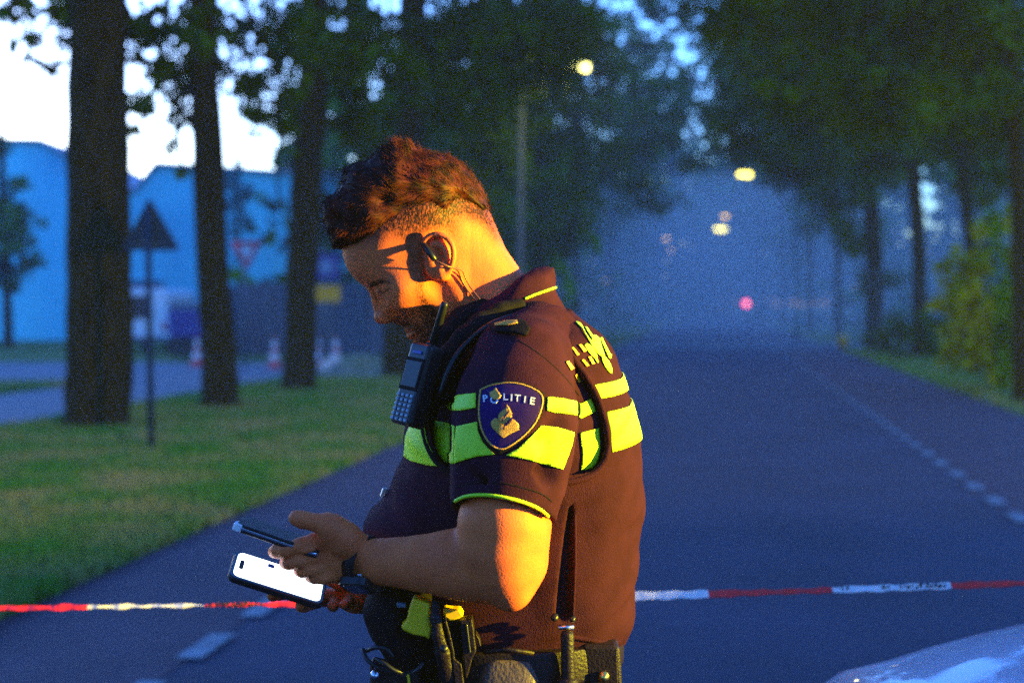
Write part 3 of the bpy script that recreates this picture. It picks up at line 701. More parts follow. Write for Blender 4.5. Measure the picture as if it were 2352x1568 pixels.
def decal(name, rings, trees, m, parent, off=.0012, th=.0012, step=6.0):
    """flat sewn-on patch: outline in view coordinates dropped onto the garment, then given real thickness"""
    if not isinstance(rings[0][0], (tuple, list)): rings = [rings]
    vs, es = [], []
    for rg in rings:
        base = len(vs); pts = []
        for i in range(len(rg)):
            a, b = rg[i], rg[(i+1) % len(rg)]; L = math.hypot(b[0]-a[0], b[1]-a[1]); k = max(1, int(L/step))
            for j in range(k): pts.append((a[0]+(b[0]-a[0])*j/k, a[1]+(b[1]-a[1])*j/k))
        vs += [Vector(p) for p in pts]; n = len(pts); es += [(base+i, base+(i+1) % n) for i in range(n)]
    xs = [v.x for v in vs]; ys = [v.y for v in vs]
    u = min(xs)+step*.5
    while u < max(xs):
        vv = min(ys)+step*.5
        while vv < max(ys): vs.append(Vector((u, vv))); vv += step
        u += step
    r = delaunay_2d_cdt(vs, es, [], 4 if len(rings) > 1 else 1, 1e-4)
    P, ok = [], []
    for q in r[0]:
        h, d = ray(q.x, q.y, trees)
        if h is None: P.append((0, 0, 0)); ok.append(False)
        else:
            nn = h[1] if h[1].dot(d) < 0 else -h[1]
            nn = (nn-d*.6).normalized(); P.append(tuple(h[0]+nn*off)); ok.append(True)
    fs = []
    for f in r[2]:
        if all(ok[i] for i in f):
            a = Vector(P[f[0]]); 
            if max((Vector(P[i])-a).length for i in f) < .05: fs.append(tuple(f))
    # orient to the viewer
    out_f = []
    for f in fs:
        a, b, c = (Vector(P[i]) for i in f[:3]); nn = (b-a).cross(c-a)
        out_f.append(f if nn.dot(EYE-a) > 0 else tuple(reversed(f)))
    # every separate piece becomes an object of its own
    par = {}
    def find(x):
        while par.setdefault(x, x) != x: par[x] = par[par[x]]; x = par[x]
        return x
    for f in out_f:
        for i in f[1:]: par[find(i)] = find(f[0])
    cn = {}
    for f in out_f: cn.setdefault(find(f[0]), []).append(f)
    o = None
    for fl in sorted(cn.values(), key=len):
        if len(fl) < 6 and len(cn) > 1: continue
        used = sorted({i for f in fl for i in f}); mp = {j: i for i, j in enumerate(used)}
        o = mesh_obj(name, [P[i] for i in used], [tuple(mp[i] for i in f) for f in fl], m, None, True)
        adopt(o, parent); solid(o, th)
    return o
def drape(pts, trees, off=0, n=6):
    out = []
    for i in range(len(pts)-1):
        for k in range(n): out.append((pts[i][0]+(pts[i+1][0]-pts[i][0])*k/n, pts[i][1]+(pts[i+1][1]-pts[i][1])*k/n))
    out.append(pts[-1]); P = []; last = None
    for q in out:
        h, d = ray(q[0], q[1], trees)
        if h is not None:
            nn = h[1] if h[1].dot(d) < 0 else -h[1]; P.append(h[0]+nn*off)
    # smooth
    for _ in range(3): P = [P[0]]+[(P[i-1]+P[i]*2+P[i+1])/4 for i in range(1, len(P)-1)]+[P[-1]]
    return P
def spline(pts, n=8):
    out = []; m = len(pts)
    for i in range(m-1):
        p0, p1, p2, p3 = pts[max(i-1, 0)], pts[i], pts[i+1], pts[min(i+2, m-1)]
        for k in range(n):
            t = k/n; out.append(tuple(.5*((2*p1[j])+(-p0[j]+p2[j])*t+(2*p0[j]-5*p1[j]+4*p2[j]-p3[j])*t*t+(-p0[j]+3*p1[j]-3*p2[j]+p3[j])*t**3) for j in range(len(p1))))
    out.append(tuple(pts[-1])); return out

# ---- lateral relief: half thickness squared interpolated over the profile plane
YC = 1.97
def in_poly(U, Vv, poly):
    c = np.zeros(np.broadcast_shapes(np.shape(U), np.shape(Vv)), bool); n = len(poly)
    for i in range(n):
        x1, y1 = poly[i]; x2, y2 = poly[(i+1) % n]
        if y1 == y2: continue
        c ^= ((y1 > Vv) != (y2 > Vv)) & (U < (x2-x1)*(Vv-y1)/(y2-y1)+x1)
    return c
def poly_dist(U, Vv, poly):
    d = np.full(np.broadcast_shapes(np.shape(U), np.shape(Vv)), 1e9)
    for i in range(len(poly)):
        a = np.array(poly[i]); b = np.array(poly[(i+1) % len(poly)]); ab = b-a; L = max(ab@ab, 1e-9)
        t = np.clip(((U-a[0])*ab[0]+(Vv-a[1])*ab[1])/L, 0, 1); d = np.minimum(d, np.hypot(U-a[0]-t*ab[0], Vv-a[1]-t*ab[1]))
    return np.where(in_poly(U, Vv, poly), d, -d)
def tps(ctrl, U, Vv):
    C = np.array(ctrl, float); X = C[:, :2]; n = len(C)
    def ph(r2): return .5*r2*np.log(r2+1e-9)
    K = ph(((X[:, None]-X[None])**2).sum(-1))+np.eye(n)*200; Pm = np.hstack([np.ones((n, 1)), X]); A = np.zeros((n+3, n+3)); A[:n, :n] = K; A[:n, n:] = Pm; A[n:, :n] = Pm.T
    wv = np.linalg.solve(A, np.concatenate([C[:, 2], np.zeros(3)])); out_ = wv[n]+wv[n+1]*U+wv[n+2]*Vv
    for i in range(n): out_ = out_+wv[i]*ph((U-X[i, 0])**2+(Vv-X[i, 1])**2)
    return out_
EAR = np.array([990., 590.]); PX = F/YC/1000      # px per mm at the head plane
Dn = np.array([.62, .785]); Fw = np.array([-.785, .62])
def hp(f, d): p = EAR+(Fw*f+Dn*d)*PX; return (p[0], p[1])
def add_relief(g, poly, ctrl, edge, k, y0=YC, tilt=0):
    """ctrl: (u,v,half thickness mm); falls to the outline with a round edge of given width in px (float or list of (u,v,e))"""
    us = [p[0] for p in poly]; vs_ = [p[1] for p in poly]
    lo = W(min(us), max(vs_), y0); hi = W(max(us), min(vs_), y0)
    sl, P = g.sub((lo.x-.03, y0-.13, lo.z-.03), (hi.x+.03, y0+.13, hi.z+.03))
    X = P[0][:, 0, 0]; Z = P[2][0, 0, :]
    Ug = (U0+X/y0*F)[:, None]+0*Z[None, :]; Vg = (V0-(Z-CZ)/y0*F)[None, :]+0*X[:, None]
    d = poly_dist(Ug, Vg, poly); T = np.clip(tps(ctrl, Ug, Vg), 3, 100)/1000
    E = tps(edge, Ug, Vg) if isinstance(edge, list) else edge
    E = np.clip(E, 8, 200); q = np.clip(d/E, -1, 1); prof = np.where(q > 0, np.sqrt(np.clip(1-(1-q)**2, 0, 1)), 0)
    t = T*prof; outside = np.where(d < 0, -d/F*y0, 0)
    y = P[1]-y0
    t3 = t[:, None, :]; f = np.abs(y)-t3
    grad = np.maximum(1, .6*(T/np.maximum(E/F*y0, .01)*np.clip(1-q, 0, 1)/np.maximum(prof, .25)))[:, None, :]
    f = f/grad; f = np.where(outside[:, None, :] > 0, np.sqrt(outside[:, None, :]**2+np.maximum(np.abs(y)-.001, 0)**2)+.0005, f)
    g.union(sl, f.astype(np.float32), k); return t
# ------------------------------------------------------------------ officer materials
M['skin'] = mat('skin', (.80,.160,.045), .5, col2=(.68,.124,.040), scale=30, bump=.12, bscale=420, sss=.05, attr='hairy', acol=(.030,.010,.008), spec=.15)
M['hair'] = mat('hair', (.016,.0030,.003), .6, spec=.15, col2=(.095,.013,.006), scale=60)
M['navy'] = mat('navy_cloth', (.030,.0055,.017), .85, col2=(.039,.0075,.023), scale=40, bump=.25, bscale=600, spec=.06)
M['vest'] = mat('vest_cloth', (.027,.0048,.014), .85, col2=(.035,.0066,.019), scale=30, bump=.3, bscale=500, spec=.06)
M['black'] = mat('black_nylon', (.007,.005,.009), .8, spec=.1, bump=.3, bscale=700)
M['leather'] = mat('black_leather', (.010,.0035,.007), .5, bump=.2, bscale=300, spec=.25)
M['plastic'] = mat('black_plastic', (.010,.010,.014), .38, spec=.3)
M['hiviz'] = mat('reflective_yellow', (.50,.80,.0), .55, col2=(.46,.74,.0), scale=300, bump=.1, bscale=900)
M['gold'] = mat('gold_thread', (.62,.30,.03), .5, bump=.3, bscale=900)
M['patch'] = mat('patch_blue', (.022,.006,.09), .8, spec=.08, bump=.2, bscale=900)
M['patch_white'] = mat('patch_white', (.62,.62,.72), .6)
M['yellow_pl'] = mat('yellow_plastic', (.75,.46,.0), .5)
M['chrome'] = mat('steel', (.6,.62,.68), .25, metal=1)
M['screen'] = mat('phone_screen', (1,1,1), .2, emit=(.8,.93,1), estr=.4)
M['tube'] = mat('earpiece_tube', (.16,.05,.03), .3)

t = M['skin'].node_tree; an_ = [n for n in t.nodes if n.type == 'ATTRIBUTE'][0]; mxn = an_.outputs['Fac'].links[0].to_node
tcn = [n for n in t.nodes if n.type == 'TEX_COORD'][0]; mp_ = t.nodes.new('ShaderNodeMapping'); mp_.inputs['Rotation'].default_value = (0, R(40), 0); mp_.inputs['Scale'].default_value = (1, 1, .35)
nz = t.nodes.new('ShaderNodeTexNoise'); nz.inputs['Scale'].default_value = 620; nz.inputs['Detail'].default_value = 3
rm = t.nodes.new('ShaderNodeMapRange'); rm.inputs['From Min'].default_value = .35; rm.inputs['From Max'].default_value = .6; rm.inputs['To Min'].default_value = .6; rm.inputs['To Max'].default_value = 1.25
ml = t.nodes.new('ShaderNodeMath'); ml.operation = 'MULTIPLY'; ml.use_clamp = True
t.links.new(tcn.outputs['Object'], mp_.inputs[0]); t.links.new(mp_.outputs[0], nz.inputs['Vector']); t.links.new(nz.outputs['Fac'], rm.inputs['Value'])
t.links.new(rm.outputs[0], ml.inputs[0]); t.links.new(an_.outputs['Fac'], ml.inputs[1]); t.links.new(ml.outputs[0], mxn.inputs[0])

P0 = empty('person', (.03, 1.97, 0), 'uniformed man in profile facing left, looking down at two phones in his hands', 'person')
# ---------------- body: one continuous skin surface
g = Grid((-.345, 1.60, .93), (.20, 2.30, 1.765), .0022)
HEAD = [(786,574),(789,592),(796,612),(806,629),(820,645),(834,655),(843,664),(849,675),(853,688),(857,706),(861,724),(867,736),(876,743),(886,743),(894,738),(901,740),(912,744),(923,748),(931,753),(937,759),(937,764),(934,767),(941,771),(947,777),(949,784),(950,791),(957,799),(966,809),(978,817),(992,820),(1012,818),(1040,808),(1065,812),(1075,850),(1080,880),(1250,880),(1285,800),(1262,720),(1228,660),(1193,617),(1177,594),(1161,571),(1143,530),(1129,497),(1114,467),(1098,440),(1078,412),(1048,386),(1005,366),(955,360),(905,366),(862,388),(826,424),(800,468),(786,520)]
T = []
for f,d,t in [(0,0,67),(10,-25,70),(-25,-30,71),(-20,-60,74),(20,-60,72),(-50,-45,71),(-70,-20,62),(-45,-5,62),(0,-90,66),(40,-80,66),(50,-45,68),(48,-20,67),(65,-25,62),(70,-50,60),(85,-35,53),(60,0,66),(72,2,57),(80,-6,46),(88,-14,40),(95,-25,44),
              (55,22,67),(68,22,57),(45,45,61),(25,30,63),(10,50,56),(30,65,54),(50,62,50),(62,45,48),(76,30,40),(82,42,30),(72,60,38),(80,68,27),(60,80,43),(70,90,34),(40,85,46),(80,95,26),(10,80,52),
              (92,2,19),(98,10,14),(104,20,15),(97,30,20),(86,20,34),(92,40,22),(86,55,25)]:
    p = hp(f,d); T.append((p[0],p[1],t))
for p in [(1100,560,60),(1120,600,60),(1110,660,61),(1060,690,60),(1180,700,66),(1100,780,66),(1200,800,72),(1080,520,63),(1060,600,62),(1150,640,60)]: T.append(p)
E = [(790,600,75),(815,640,45),(845,672,24),(855,700,14),(864,730,13),(880,742,14),(897,740,28),(915,745,40),(935,762,42),(950,790,45),(985,818,55),(1040,808,60),(1090,870,60),
     (900,480,120),(800,500,110),(830,430,120),(900,370,125),(1000,370,125),(1080,420,125),(1120,480,110),(1150,550,100),(1190,620,100),(1250,720,100),(1000,560,120),(880,660,30),(870,690,26),(900,700,55),(950,700,90),(960,600,120),(850,600,80)]
add_relief(g, HEAD, T, E, .004)
def wp(u,v,dy): return W(u,v,YC+dy)
for s in (-1,1):
    g.cap(wp(858,655,s*.014), wp(884,646,s*.046), .0050, .0045, .010)           # brow ridge
    g.ell(wp(876,667,s*.036), (.013,.009,.010), .010, op='cut')                  # socket
    g.ell(wp(882,664,s*.034), (.0125,.0105,.0110), .004)                         # eyeball under lids
    g.cap(wp(868,667,s*.026), wp(893,663,s*.044), .0028, .0022, .003)            # lower edge of the upper lid
    g.ell(wp(889,729,s*.0145), (.0105,.0055,.0085), .004)                        # nose wing
    g.cap(wp(898,714,s*.024), wp(901,735,s*.020), .0015, .0015, .005, op='cut')     # alar crease
    g.cap(wp(905,722,s*.034), wp(945,742,s*.044), .0012, .0012, .009, op='cut')     # fold to the mouth corner
    g.ell(wp(886,742,s*.008), (.005,.003,.004), .002, op='cut')                  # nostril
    g.ell(wp(874,729,s*.004), (.0078,.009,.0072), .006)
    g.ell(wp(925,690,s*.050), (.018,.012,.014), .03)                            # cheekbone
    g.cap(wp(935,757,s*.004), wp(950,752,s*.024), .0040, .0025, .004)            # upper lip
    g.cap(wp(941,772,s*.004), wp(953,763,s*.022), .0045, .0025, .004)            # lower lip
    g.cap(wp(938,764,s*.0), wp(955,757,s*.026), .0012, .0012, .002, op='cut')    # mouth line
    # ear
    yb = s*.068
    g.ell(wp(1008,592,s*.074), (.0195,.008,.0300), .006, M=Matrix.Rotation(R(-12),3,'Y'))
    g.ell(wp(1003,592,s*.084), (.0105,.008,.0165), .004, op='cut')
    hx = [(990,592,.073),(978,578,.074),(973,562,.075),(980,547,.077),(996,539,.080),(1014,540,.083),(1030,550,.085),(1040,567,.087),(1042,588,.086),(1038,608,.084),(1031,624,.081),(1023,635,.078)]
    pp = [wp(a,b,s*c) for a,b,c in spline(hx,3)]
    g.chain(pp, [.0034]*len(pp), .0022)
    ah = [(990,562,.077),(1004,560,.079),(1018,570,.081),(1025,587,.081),(1023,604,.080),(1014,617,.078)]
    pp = [wp(a,b,s*c) for a,b,c in spline(ah,3)]; g.chain(pp, [.0028]*len(pp), .003)
    g.cap(wp(993,598,s*.077), wp(996,610,s*.078), .0042, .0035, .003)            # tragus
    g.cap(wp(1012,618,s*.078), wp(1016,634,s*.078), .0062, .0066, .005)           # lobe
# neck muscle
g.cap(wp(1040,640,-.050), wp(1120,800,-.03), .014, .016, .02)
# inner torso, hidden by the clothes
g.loft([(W(0,v,YC).z, W(u,0,YC).x, YC, a, b) for v,u,a,b in [(760,1190,.055,.10),(850,1190,.085,.14),(1000,1195,.12,.145),(1150,1170,.13,.14),(1300,1150,.14,.14),(1480,1150,.14,.14)]], k=.03)
# near arm
ya = 1.765
def A(u,v,y=ya): return W(u,v,y)
def ar(px,y=ya): return px/F*y
g.chain([A(1190,870,1.83),A(1172,1000,1.785),A(1162,1120,1.775),A(1156,1195),A(1150,1262)], [ar(84),ar(84),ar(90),ar(99),ar(97)], .01)
g.chain([A(1150,1262),A(1158,1300)], [ar(93),ar(84)], .01)
g.cap(A(1160,1330,1.76), A(1176,1366,1.755), ar(40), ar(24), .035)                                  # elbow point
FA = [(1135,1296,1.768,80),(1085,1297,1.772,80),(1030,1294,1.775,73),(965,1293,1.78,60),(910,1291,1.787,52),(868,1290,1.795,48),(838,1287,1.802,46)]
g.chain([A(u,v,y) for u,v,y,r in FA], [ar(r,y) for u,v,y,r in FA], .012, sq=((0,1,0),.80))
g.cap(A(1214,1210), A(1210,1290), ar(38), ar(38), .025)                                              # triceps
g.cap(A(1108,1205,1.75), A(1105,1250,1.75), ar(40), ar(38), .02)                                    # biceps
# near hand
HY = .020
def hnd(pts, k=.003, sq=None): g.chain([A(u,v,y+HY) for u,v,y,r in pts], [ar(r,y+HY) for u,v,y,r in pts], k, sq)
hnd([(838,1287,1.782,46),(815,1280,1.783,44),(795,1275,1.783,47),(770,1270,1.783,46),(745,1265,1.785,42),(725,1264,1.788,34)], .012, ((0,1,0),.66))
hnd([(800,1300,1.785,38),(770,1300,1.785,34),(745,1296,1.79,28)], .012, ((0,1,0),.66))
hnd([(822,1262,1.775,36),(790,1236,1.765,37),(762,1213,1.758,31),(750,1205,1.756,27)], .010)        # thumb base
hnd([(752,1206,1.756,27),(728,1200,1.754,20.5),(714,1197,1.753,19.5),(695,1193,1.753,20),(681,1189,1.754,18.5)], .003)   # thumb
hnd([(755,1246,1.778,25),(722,1245,1.772,21),(690,1254,1.769,19),(655,1262,1.770,18),(640,1264,1.776,17),(630,1266,1.786,15)], .005)   # index
hnd([(755,1274,1.780,22),(720,1280,1.774,19),(690,1287,1.770,17.5),(664,1292,1.776,16),(655,1293,1.786,14)], .003)                # middle
hnd([(765,1296,1.783,21),(738,1304,1.776,18),(712,1308,1.773,16.5),(694,1311,1.778,15),(686,1311,1.788,13)], .003)               # ring
hnd([(785,1310,1.785,19),(765,1320,1.778,16),(742,1327,1.775,14.5),(722,1327,1.778,13),(712,1326,1.786,12)], .003)                   # little
hnd([(700,1268,1.76,3),(722,1263,1.757,3)], .006)
# creases between the fingers and knuckle dents are left by the small blend radius
# far arm and hand
FR = [(1150,880,2.15,70),(1120,1150,2.17,68),(1100,1310,2.15,60),(980,1350,2.08,52),(870,1368,1.99,42),(815,1372,1.94,36)]
g.chain([W(u,v,y) for u,v,y,r in FR], [r/F*y for u,v,y,r in FR], .012)
FH = lambda pts, k=.003, sq=None: g.chain([W(u,v,y+.018) for u,v,y,r in pts], [r/F*(y+.018) for u,v,y,r in pts], k, sq)
FH([(815,1372,1.94,36),(790,1372,1.92,34),(750,1372,1.905,34),(700,1356,1.90,32)], .008, ((0,.4,1),.55))
FH([(700,1360,1.90,15),(665,1362,1.87,14.5),(640,1364,1.845,14),(627,1367,1.825,13),(624,1366,1.815,11)], .003)
FH([(735,1374,1.895,15),(715,1385,1.865,15),(700,1390,1.845,15),(693,1391,1.828,14),(692,1388,1.816,12)], .003)
FH([(770,1380,1.895,13),(765,1392,1.86,12),(762,1390,1.845,11)], .003)
FH([(800,1376,1.90,13),(795,1388,1.87,12),(790,1388,1.855,11)], .003)
FH([(790,1350,1.91,18),(778,1340,1.89,14),(760,1335,1.885,12)], .004)                                  # far thumb
body, BV, BQ = grid_obj('body', g, M['skin'], P0, 1, yaw)
# beard, faded hair and brows as real skin colouring
u_ = U0+BV[:,0]/BV[:,1]*F; v_ = V0-(BV[:,2]-CZ)/BV[:,1]*F
rngn = np.random.default_rng(3)
def poly_soft(poly, soft): 
    d = poly_dist(u_, v_, poly); return np.clip(.5+d/soft, 0, 1)
hm_ = v_ < 860; 
att = np.zeros(len(BV))
FADE = [(780,572),(800,560),(870,560),(900,545),(918,560),(925,590),(935,640),(955,650),(968,600),(962,560),(985,535),(1020,528),(1045,545),(1052,500),(1075,500),(1105,520),(1135,560),(1160,560),(1120,440),(1000,340),(800,380),(740,500)]
BEARD = [(952,640),(968,625),(975,670),(1000,700),(1040,740),(1060,830),(980,840),(940,800),(948,785),(958,772),(950,764),(935,758),(925,752),(908,747),(899,742),(901,734),(915,732),(930,728),(945,735),(962,742),(975,728),(962,700),(955,670)]
TEMPLE = [(935,640),(955,660),(968,640),(965,585),(950,560),(925,560),(928,600)]
BROW = [(846,652),(858,646),(878,641),(893,645),(900,652),(884,650),(866,654),(852,660)]
LASH = [(868,668),(880,668),(894,661),(896,664),(884,671),(870,672)]
near = hm_ & (np.abs(BV[:,1]-YC) > .0)
att = np.maximum(att, poly_soft(FADE, 36)*(.55+.42*np.clip((560-v_)/60,0,1))); att = np.maximum(att, poly_soft(BEARD, 24)*.8); att = np.maximum(att, poly_soft(TEMPLE, 20)*.45)
att = np.maximum(att, poly_soft(BROW, 5)*.9); att = np.maximum(att, poly_soft(LASH, 4)*.95)
att = np.where(hm_ , np.clip(att,0,1), 0)
fa = body.data.attributes.new('hairy', 'FLOAT', 'POINT'); fa.data.foreach_set('value', att.astype(np.float32))
bt = bvh(BV, BQ)
# ------------------------------------------------------------------ clothes
def px_sections(rows, y0=YC):   # (v, uL, uR, half depth)
    return [(W(0,v,y0).z, W((a+b)/2,0,y0).x, y0, (b-a)/2/F*y0, d) for v,a,b,d in rows]
def uvfield(g, lo, hi, y0=YC):
    sl, P = g.sub(lo, hi); U = U0+P[0]/P[1]*F; Vv = V0-(P[2]-CZ)/P[1]*F; return sl, P, U, Vv
VEST = [(706,1262,1306,.035),(722,1205,1322,.07),(745,1120,1352,.105),(770,1060,1386,.135),(800,1022,1405,.150),(860,966,1425,.160),(930,948,1449,.166),(1000,932,1468,.168),(1055,926,1472,.166),(1090,905,1475,.163),(1130,884,1476,.161),(1160,860,1475,.160),(1196,833,1471,.158),(1212,840,1469,.158),(1240,862,1466,.157),(1290,866,1463,.155),(1360,852,1455,.152),(1430,862,1449,.150),(1478,882,1430,.148)]
# polo shirt ---------------------------------------------------------
g = Grid((-.18, 1.60, 1.05), (.21, 2.36, 1.66), .0030)
g.loft(px_sections([(v, a+14, b-9, d-.012) for v,a,b,d in VEST if v < 1400]), p=2.3, k=.01)
sec = [(1196,838,1.815,100),(1188,900,1.79,122),(1181,970,1.775,137),(1172,1060,1.768,130),(1162,1130,1.766,118),(1158,1210,1.765,113)]
g.chain([A(u,v,y) for u,v,y,r in sec], [r/F*y for u,v,y,r in sec], .02, ((0,1,0),.86))
g.chain([W(1235,770,1.90),A(1200,835,1.83)], [.045,.058], .03)
sec = [(1180,838,2.12,95),(1170,900,2.15,100),(1150,1130,2.17,92)]
g.chain([W(u,v,y) for u,v,y,r in sec], [r/F*y for u,v,y,r in sec], .02)
# hem plane of the near sleeve
a_, b_, c_ = A(1044,1161,1.765), A(1262,1199,1.765), A(1150,1150,1.712)
nn = (b_-a_).cross(c_-a_).normalized(); nn = nn if nn.z < 0 else -nn      # points down: outside
sl, P = g.sub((a_.x-.03,1.55,1.12), (b_.x+.012,1.842,1.42))
g.D[sl] = np.maximum(g.D[sl], ((P[0]-a_.x)*nn.x+(P[1]-a_.y)*nn.y+(P[2]-a_.z)*nn.z).astype(np.float32))
# sleeve mouth
g.cap(A(1152,1230,1.765), A(1158,1175,1.765), .0605, .0575, .003, ((0,1,0),.9), op='cut')
# folds
for (p,q,r_,k_) in [((1300,985),(1268,1100),.006,.02),((1285,960),(1240,1010),.004,.02),((1260,1090),(1215,1075),.004,.015),((1060,1090),(1120,1105),.003,.02),((1075,830),(1040,900),.005,.02),((1230,830),(1290,900),.003,.02),((1255,1010),(1250,1090),.004,.015)]:
    t0,d0 = A(p[0],p[1],1.72),A(q[0],q[1],1.72)
    g.cap(t0,d0,r_,r_*.6,k_, op='cut')
g.noise(.00055, [60,95,140], 4)
shirt, SV, SQ = grid_obj('polo_shirt', g, M['navy'], P0, 1); st = bvh(SV, SQ)
# vest ---------------------------------------------------------------
g = Grid((-.20, 1.76, 1.06), (.22, 2.20, 1.56), .0030)
g.loft(px_sections(VEST), p=2.45, k=.01)
ARMHOLE = [(1110,752),(1160,738),(1213,741),(1242,758),(1268,782),(1293,807),(1319,840),(1345,877),(1367,921),(1381,961),(1388,998),(1388,1034),(1378,1060),(1356,1082),(1319,1092),(1250,1098),(1100,1098),(1045,1080),(1010,1058),(988,1012),(977,950),(984,890),(1015,825),(1060,780)]
for side in (0,1):
    if side == 0: sl, P = g.sub((-.2,1.7,1.25), (.2,1.93,1.56)); U = U0+P[0]/P[1]*F; Vv = V0-(P[2]-CZ)/P[1]*F
    else:
        sl, P = g.sub((-.2,2.01,1.25), (.2,2.25,1.56)); yy = 2*YC-P[1]; U = U0+P[0]/yy*F; Vv = V0-(P[2]-CZ)/yy*F
    d = poly_dist(U, Vv, ARMHOLE)/F*YC
    g.D[sl] = np.maximum(g.D[sl], np.minimum(d, 1).astype(np.float32))
g.noise(.0011, [28,47,80,120], 9)
for (p,q) in [((1312,1122,.0015),(1303,1280,.0080)),((1303,1280,.0080),(1293,1412,.0108))]:
    g.cap(A(p[0],p[1],1.822),A(q[0],q[1],1.822),p[2],q[2],.001,((0,1,0),1.9),op='cut')
g.cap(W(870,1225,1.90), W(1040,1228,1.84), .010, .010, .02)
vest, VV_, VQ = grid_obj('protective_vest', g, M['vest'], P0, 1); vt = bvh(VV_, VQ)
both = [st, vt]
def piping(name, pts, rad, m, parent, trees=both, off=0, n=6, flat=1): 
    P = drape(spline(pts, 3), trees, off, n); mb = MB(); mb.tube(P, rad, 8); o = mb.build(name, m, None, True); adopt(o, parent); return o
# raised edge of the armhole
edge = [(1150,742),(1180,738),(1213,741),(1242,758),(1268,782),(1293,807),(1319,840),(1345,877),(1367,921),(1381,961),(1389,998),(1389,1034),(1378,1060),(1356,1084),(1319,1096),(1288,1100)]
edge_o = [(u+7,v-6) if v < 1000 else (u+7,v+3) for u,v in edge[:-4]]+[(1384,1068),(1360,1091),(1322,1104),(1290,1108)]
piping('armhole_edging', edge_o, .0048, M['vest'], vest, [vt], -.001)
piping('armhole_edging', [(1066,772),(1020,815),(988,870),(974,920),(970,960),(980,1015),(1002,1058),(1038,1084)], .0046, M['black'], vest, [vt], .0)
# seams
for pts in ([(1191,782),(1227,804),(1264,833),(1301,870),(1330,908)], [(1048,1119),(1072,1112),(1096,1108),(1154,1109),(1209,1122),(1246,1135),(1268,1152)]):
    piping('seam', pts, .0009, M['black'], shirt, [st], -.0002)
piping('sleeve_piping', [(1046,1150),(1066,1140),(1099,1136),(1136,1138),(1173,1145),(1209,1155),(1242,1170),(1259,1184)], .0024, M['hiviz'], shirt, [st], .0004)
# reflective bands on the shirt
SB = [[(1050,979),(1097,968),(1099,990),(1110,1016),(1136,1043),(1096,1048),(1066,1056),(1046,1064),(1046,1020)],
      [(1242,976),(1280,981),(1317,992),(1312,1020),(1300,1055),(1292,1077),(1257,1067),(1209,1054),(1162,1045),(1191,1029),(1220,1001)],
      [(1030,906),(1052,908),(1094,903),(1094,936),(1061,943),(1037,943),(1026,932)],
      [(1257,912),(1290,915),(1321,921),(1334,927),(1357,915),(1366,945),(1334,961),(1323,954),(1290,948),(1255,943)],
      [(1332,994),(1374,983),(1377,1027),(1372,1056),(1361,1074),(1334,1079),(1337,1045)],
      [(1002,966),(1026,970),(1046,978),(1046,1064),(1037,1065),(1022,1060),(1008,1042),(999,1016),(996,985)]]
for p in SB: decal('reflective_band', p, [st], M['hiviz'], shirt, .0012, .0010)
# reflective bands on the vest front
decal('reflective_band', [(934,1001),(947,970),(964,968),(978,978),(980,998),(986,1020),(1000,1049),(1014,1070),(982,1067),(945,1058),(930,1047)], [vt], M['hiviz'], vest, .0015, .0010)
# bands wrapping round the back of the vest
def back_band(tl, bl, tr, br):
    # corners by ray, then swept round the torso to the far side as a height profile
    def hit(u,v): h,_ = ray(u,v,[vt]); return h[0]
    ax = Vector((W(1200,0,YC).x, YC, 0)); rows = []
    def ang(p): return math.atan2(-(p.y-ax.y), p.x-ax.x)
    TL,BL,TR,BR = hit(*tl),hit(*bl),hit(*tr),hit(*br); N = 26; K = 10; vs = []; ok = []
    for i in range(2*N+1):
        s = i/N; s1 = s if s <= 1 else 2-s
        for k in range(K+1):
            t = k/K; a0 = ang(TL)*(1-t)+ang(BL)*t; th = a0*(1-s1); 
            if s > 1: th = -th
            za = TL.z*(1-t)+BL.z*t; zb = TR.z*(1-t)+BR.z*t; ath = abs(th); w_ = min(1, max(0, 1-(ath/max(a0,1e-3)))); z = za*(1-w_**.8)+zb*w_**.8
            d = Vector((math.cos(th), -math.sin(th), 0)); o = Vector((ax.x, ax.y, z))+d*.6; h = vt.ray_cast(o, -d, 1)
            if h[0] is None: vs.append((0,0,0)); ok.append(False)
            else: vs.append(tuple(h[0]+d*.0018)); ok.append(True)
    fs = [(i*(K+1)+k, (i+1)*(K+1)+k, (i+1)*(K+1)+k+1, i*(K+1)+k+1) for i in range(2*N) for k in range(K)]
    fs = [f for f in fs if all(ok[i] for i in f)]
    o = mesh_obj('reflective_band', vs, fs, M['hiviz'], None, True); adopt(o, vest); solid(o, .001); o.modifiers[0].offset = 0; return o
back_band((1362,884),(1377,915),(1421,861),(1431,893)); back_band((1392,946),(1404,1038),(1445,922),(1466,1006))
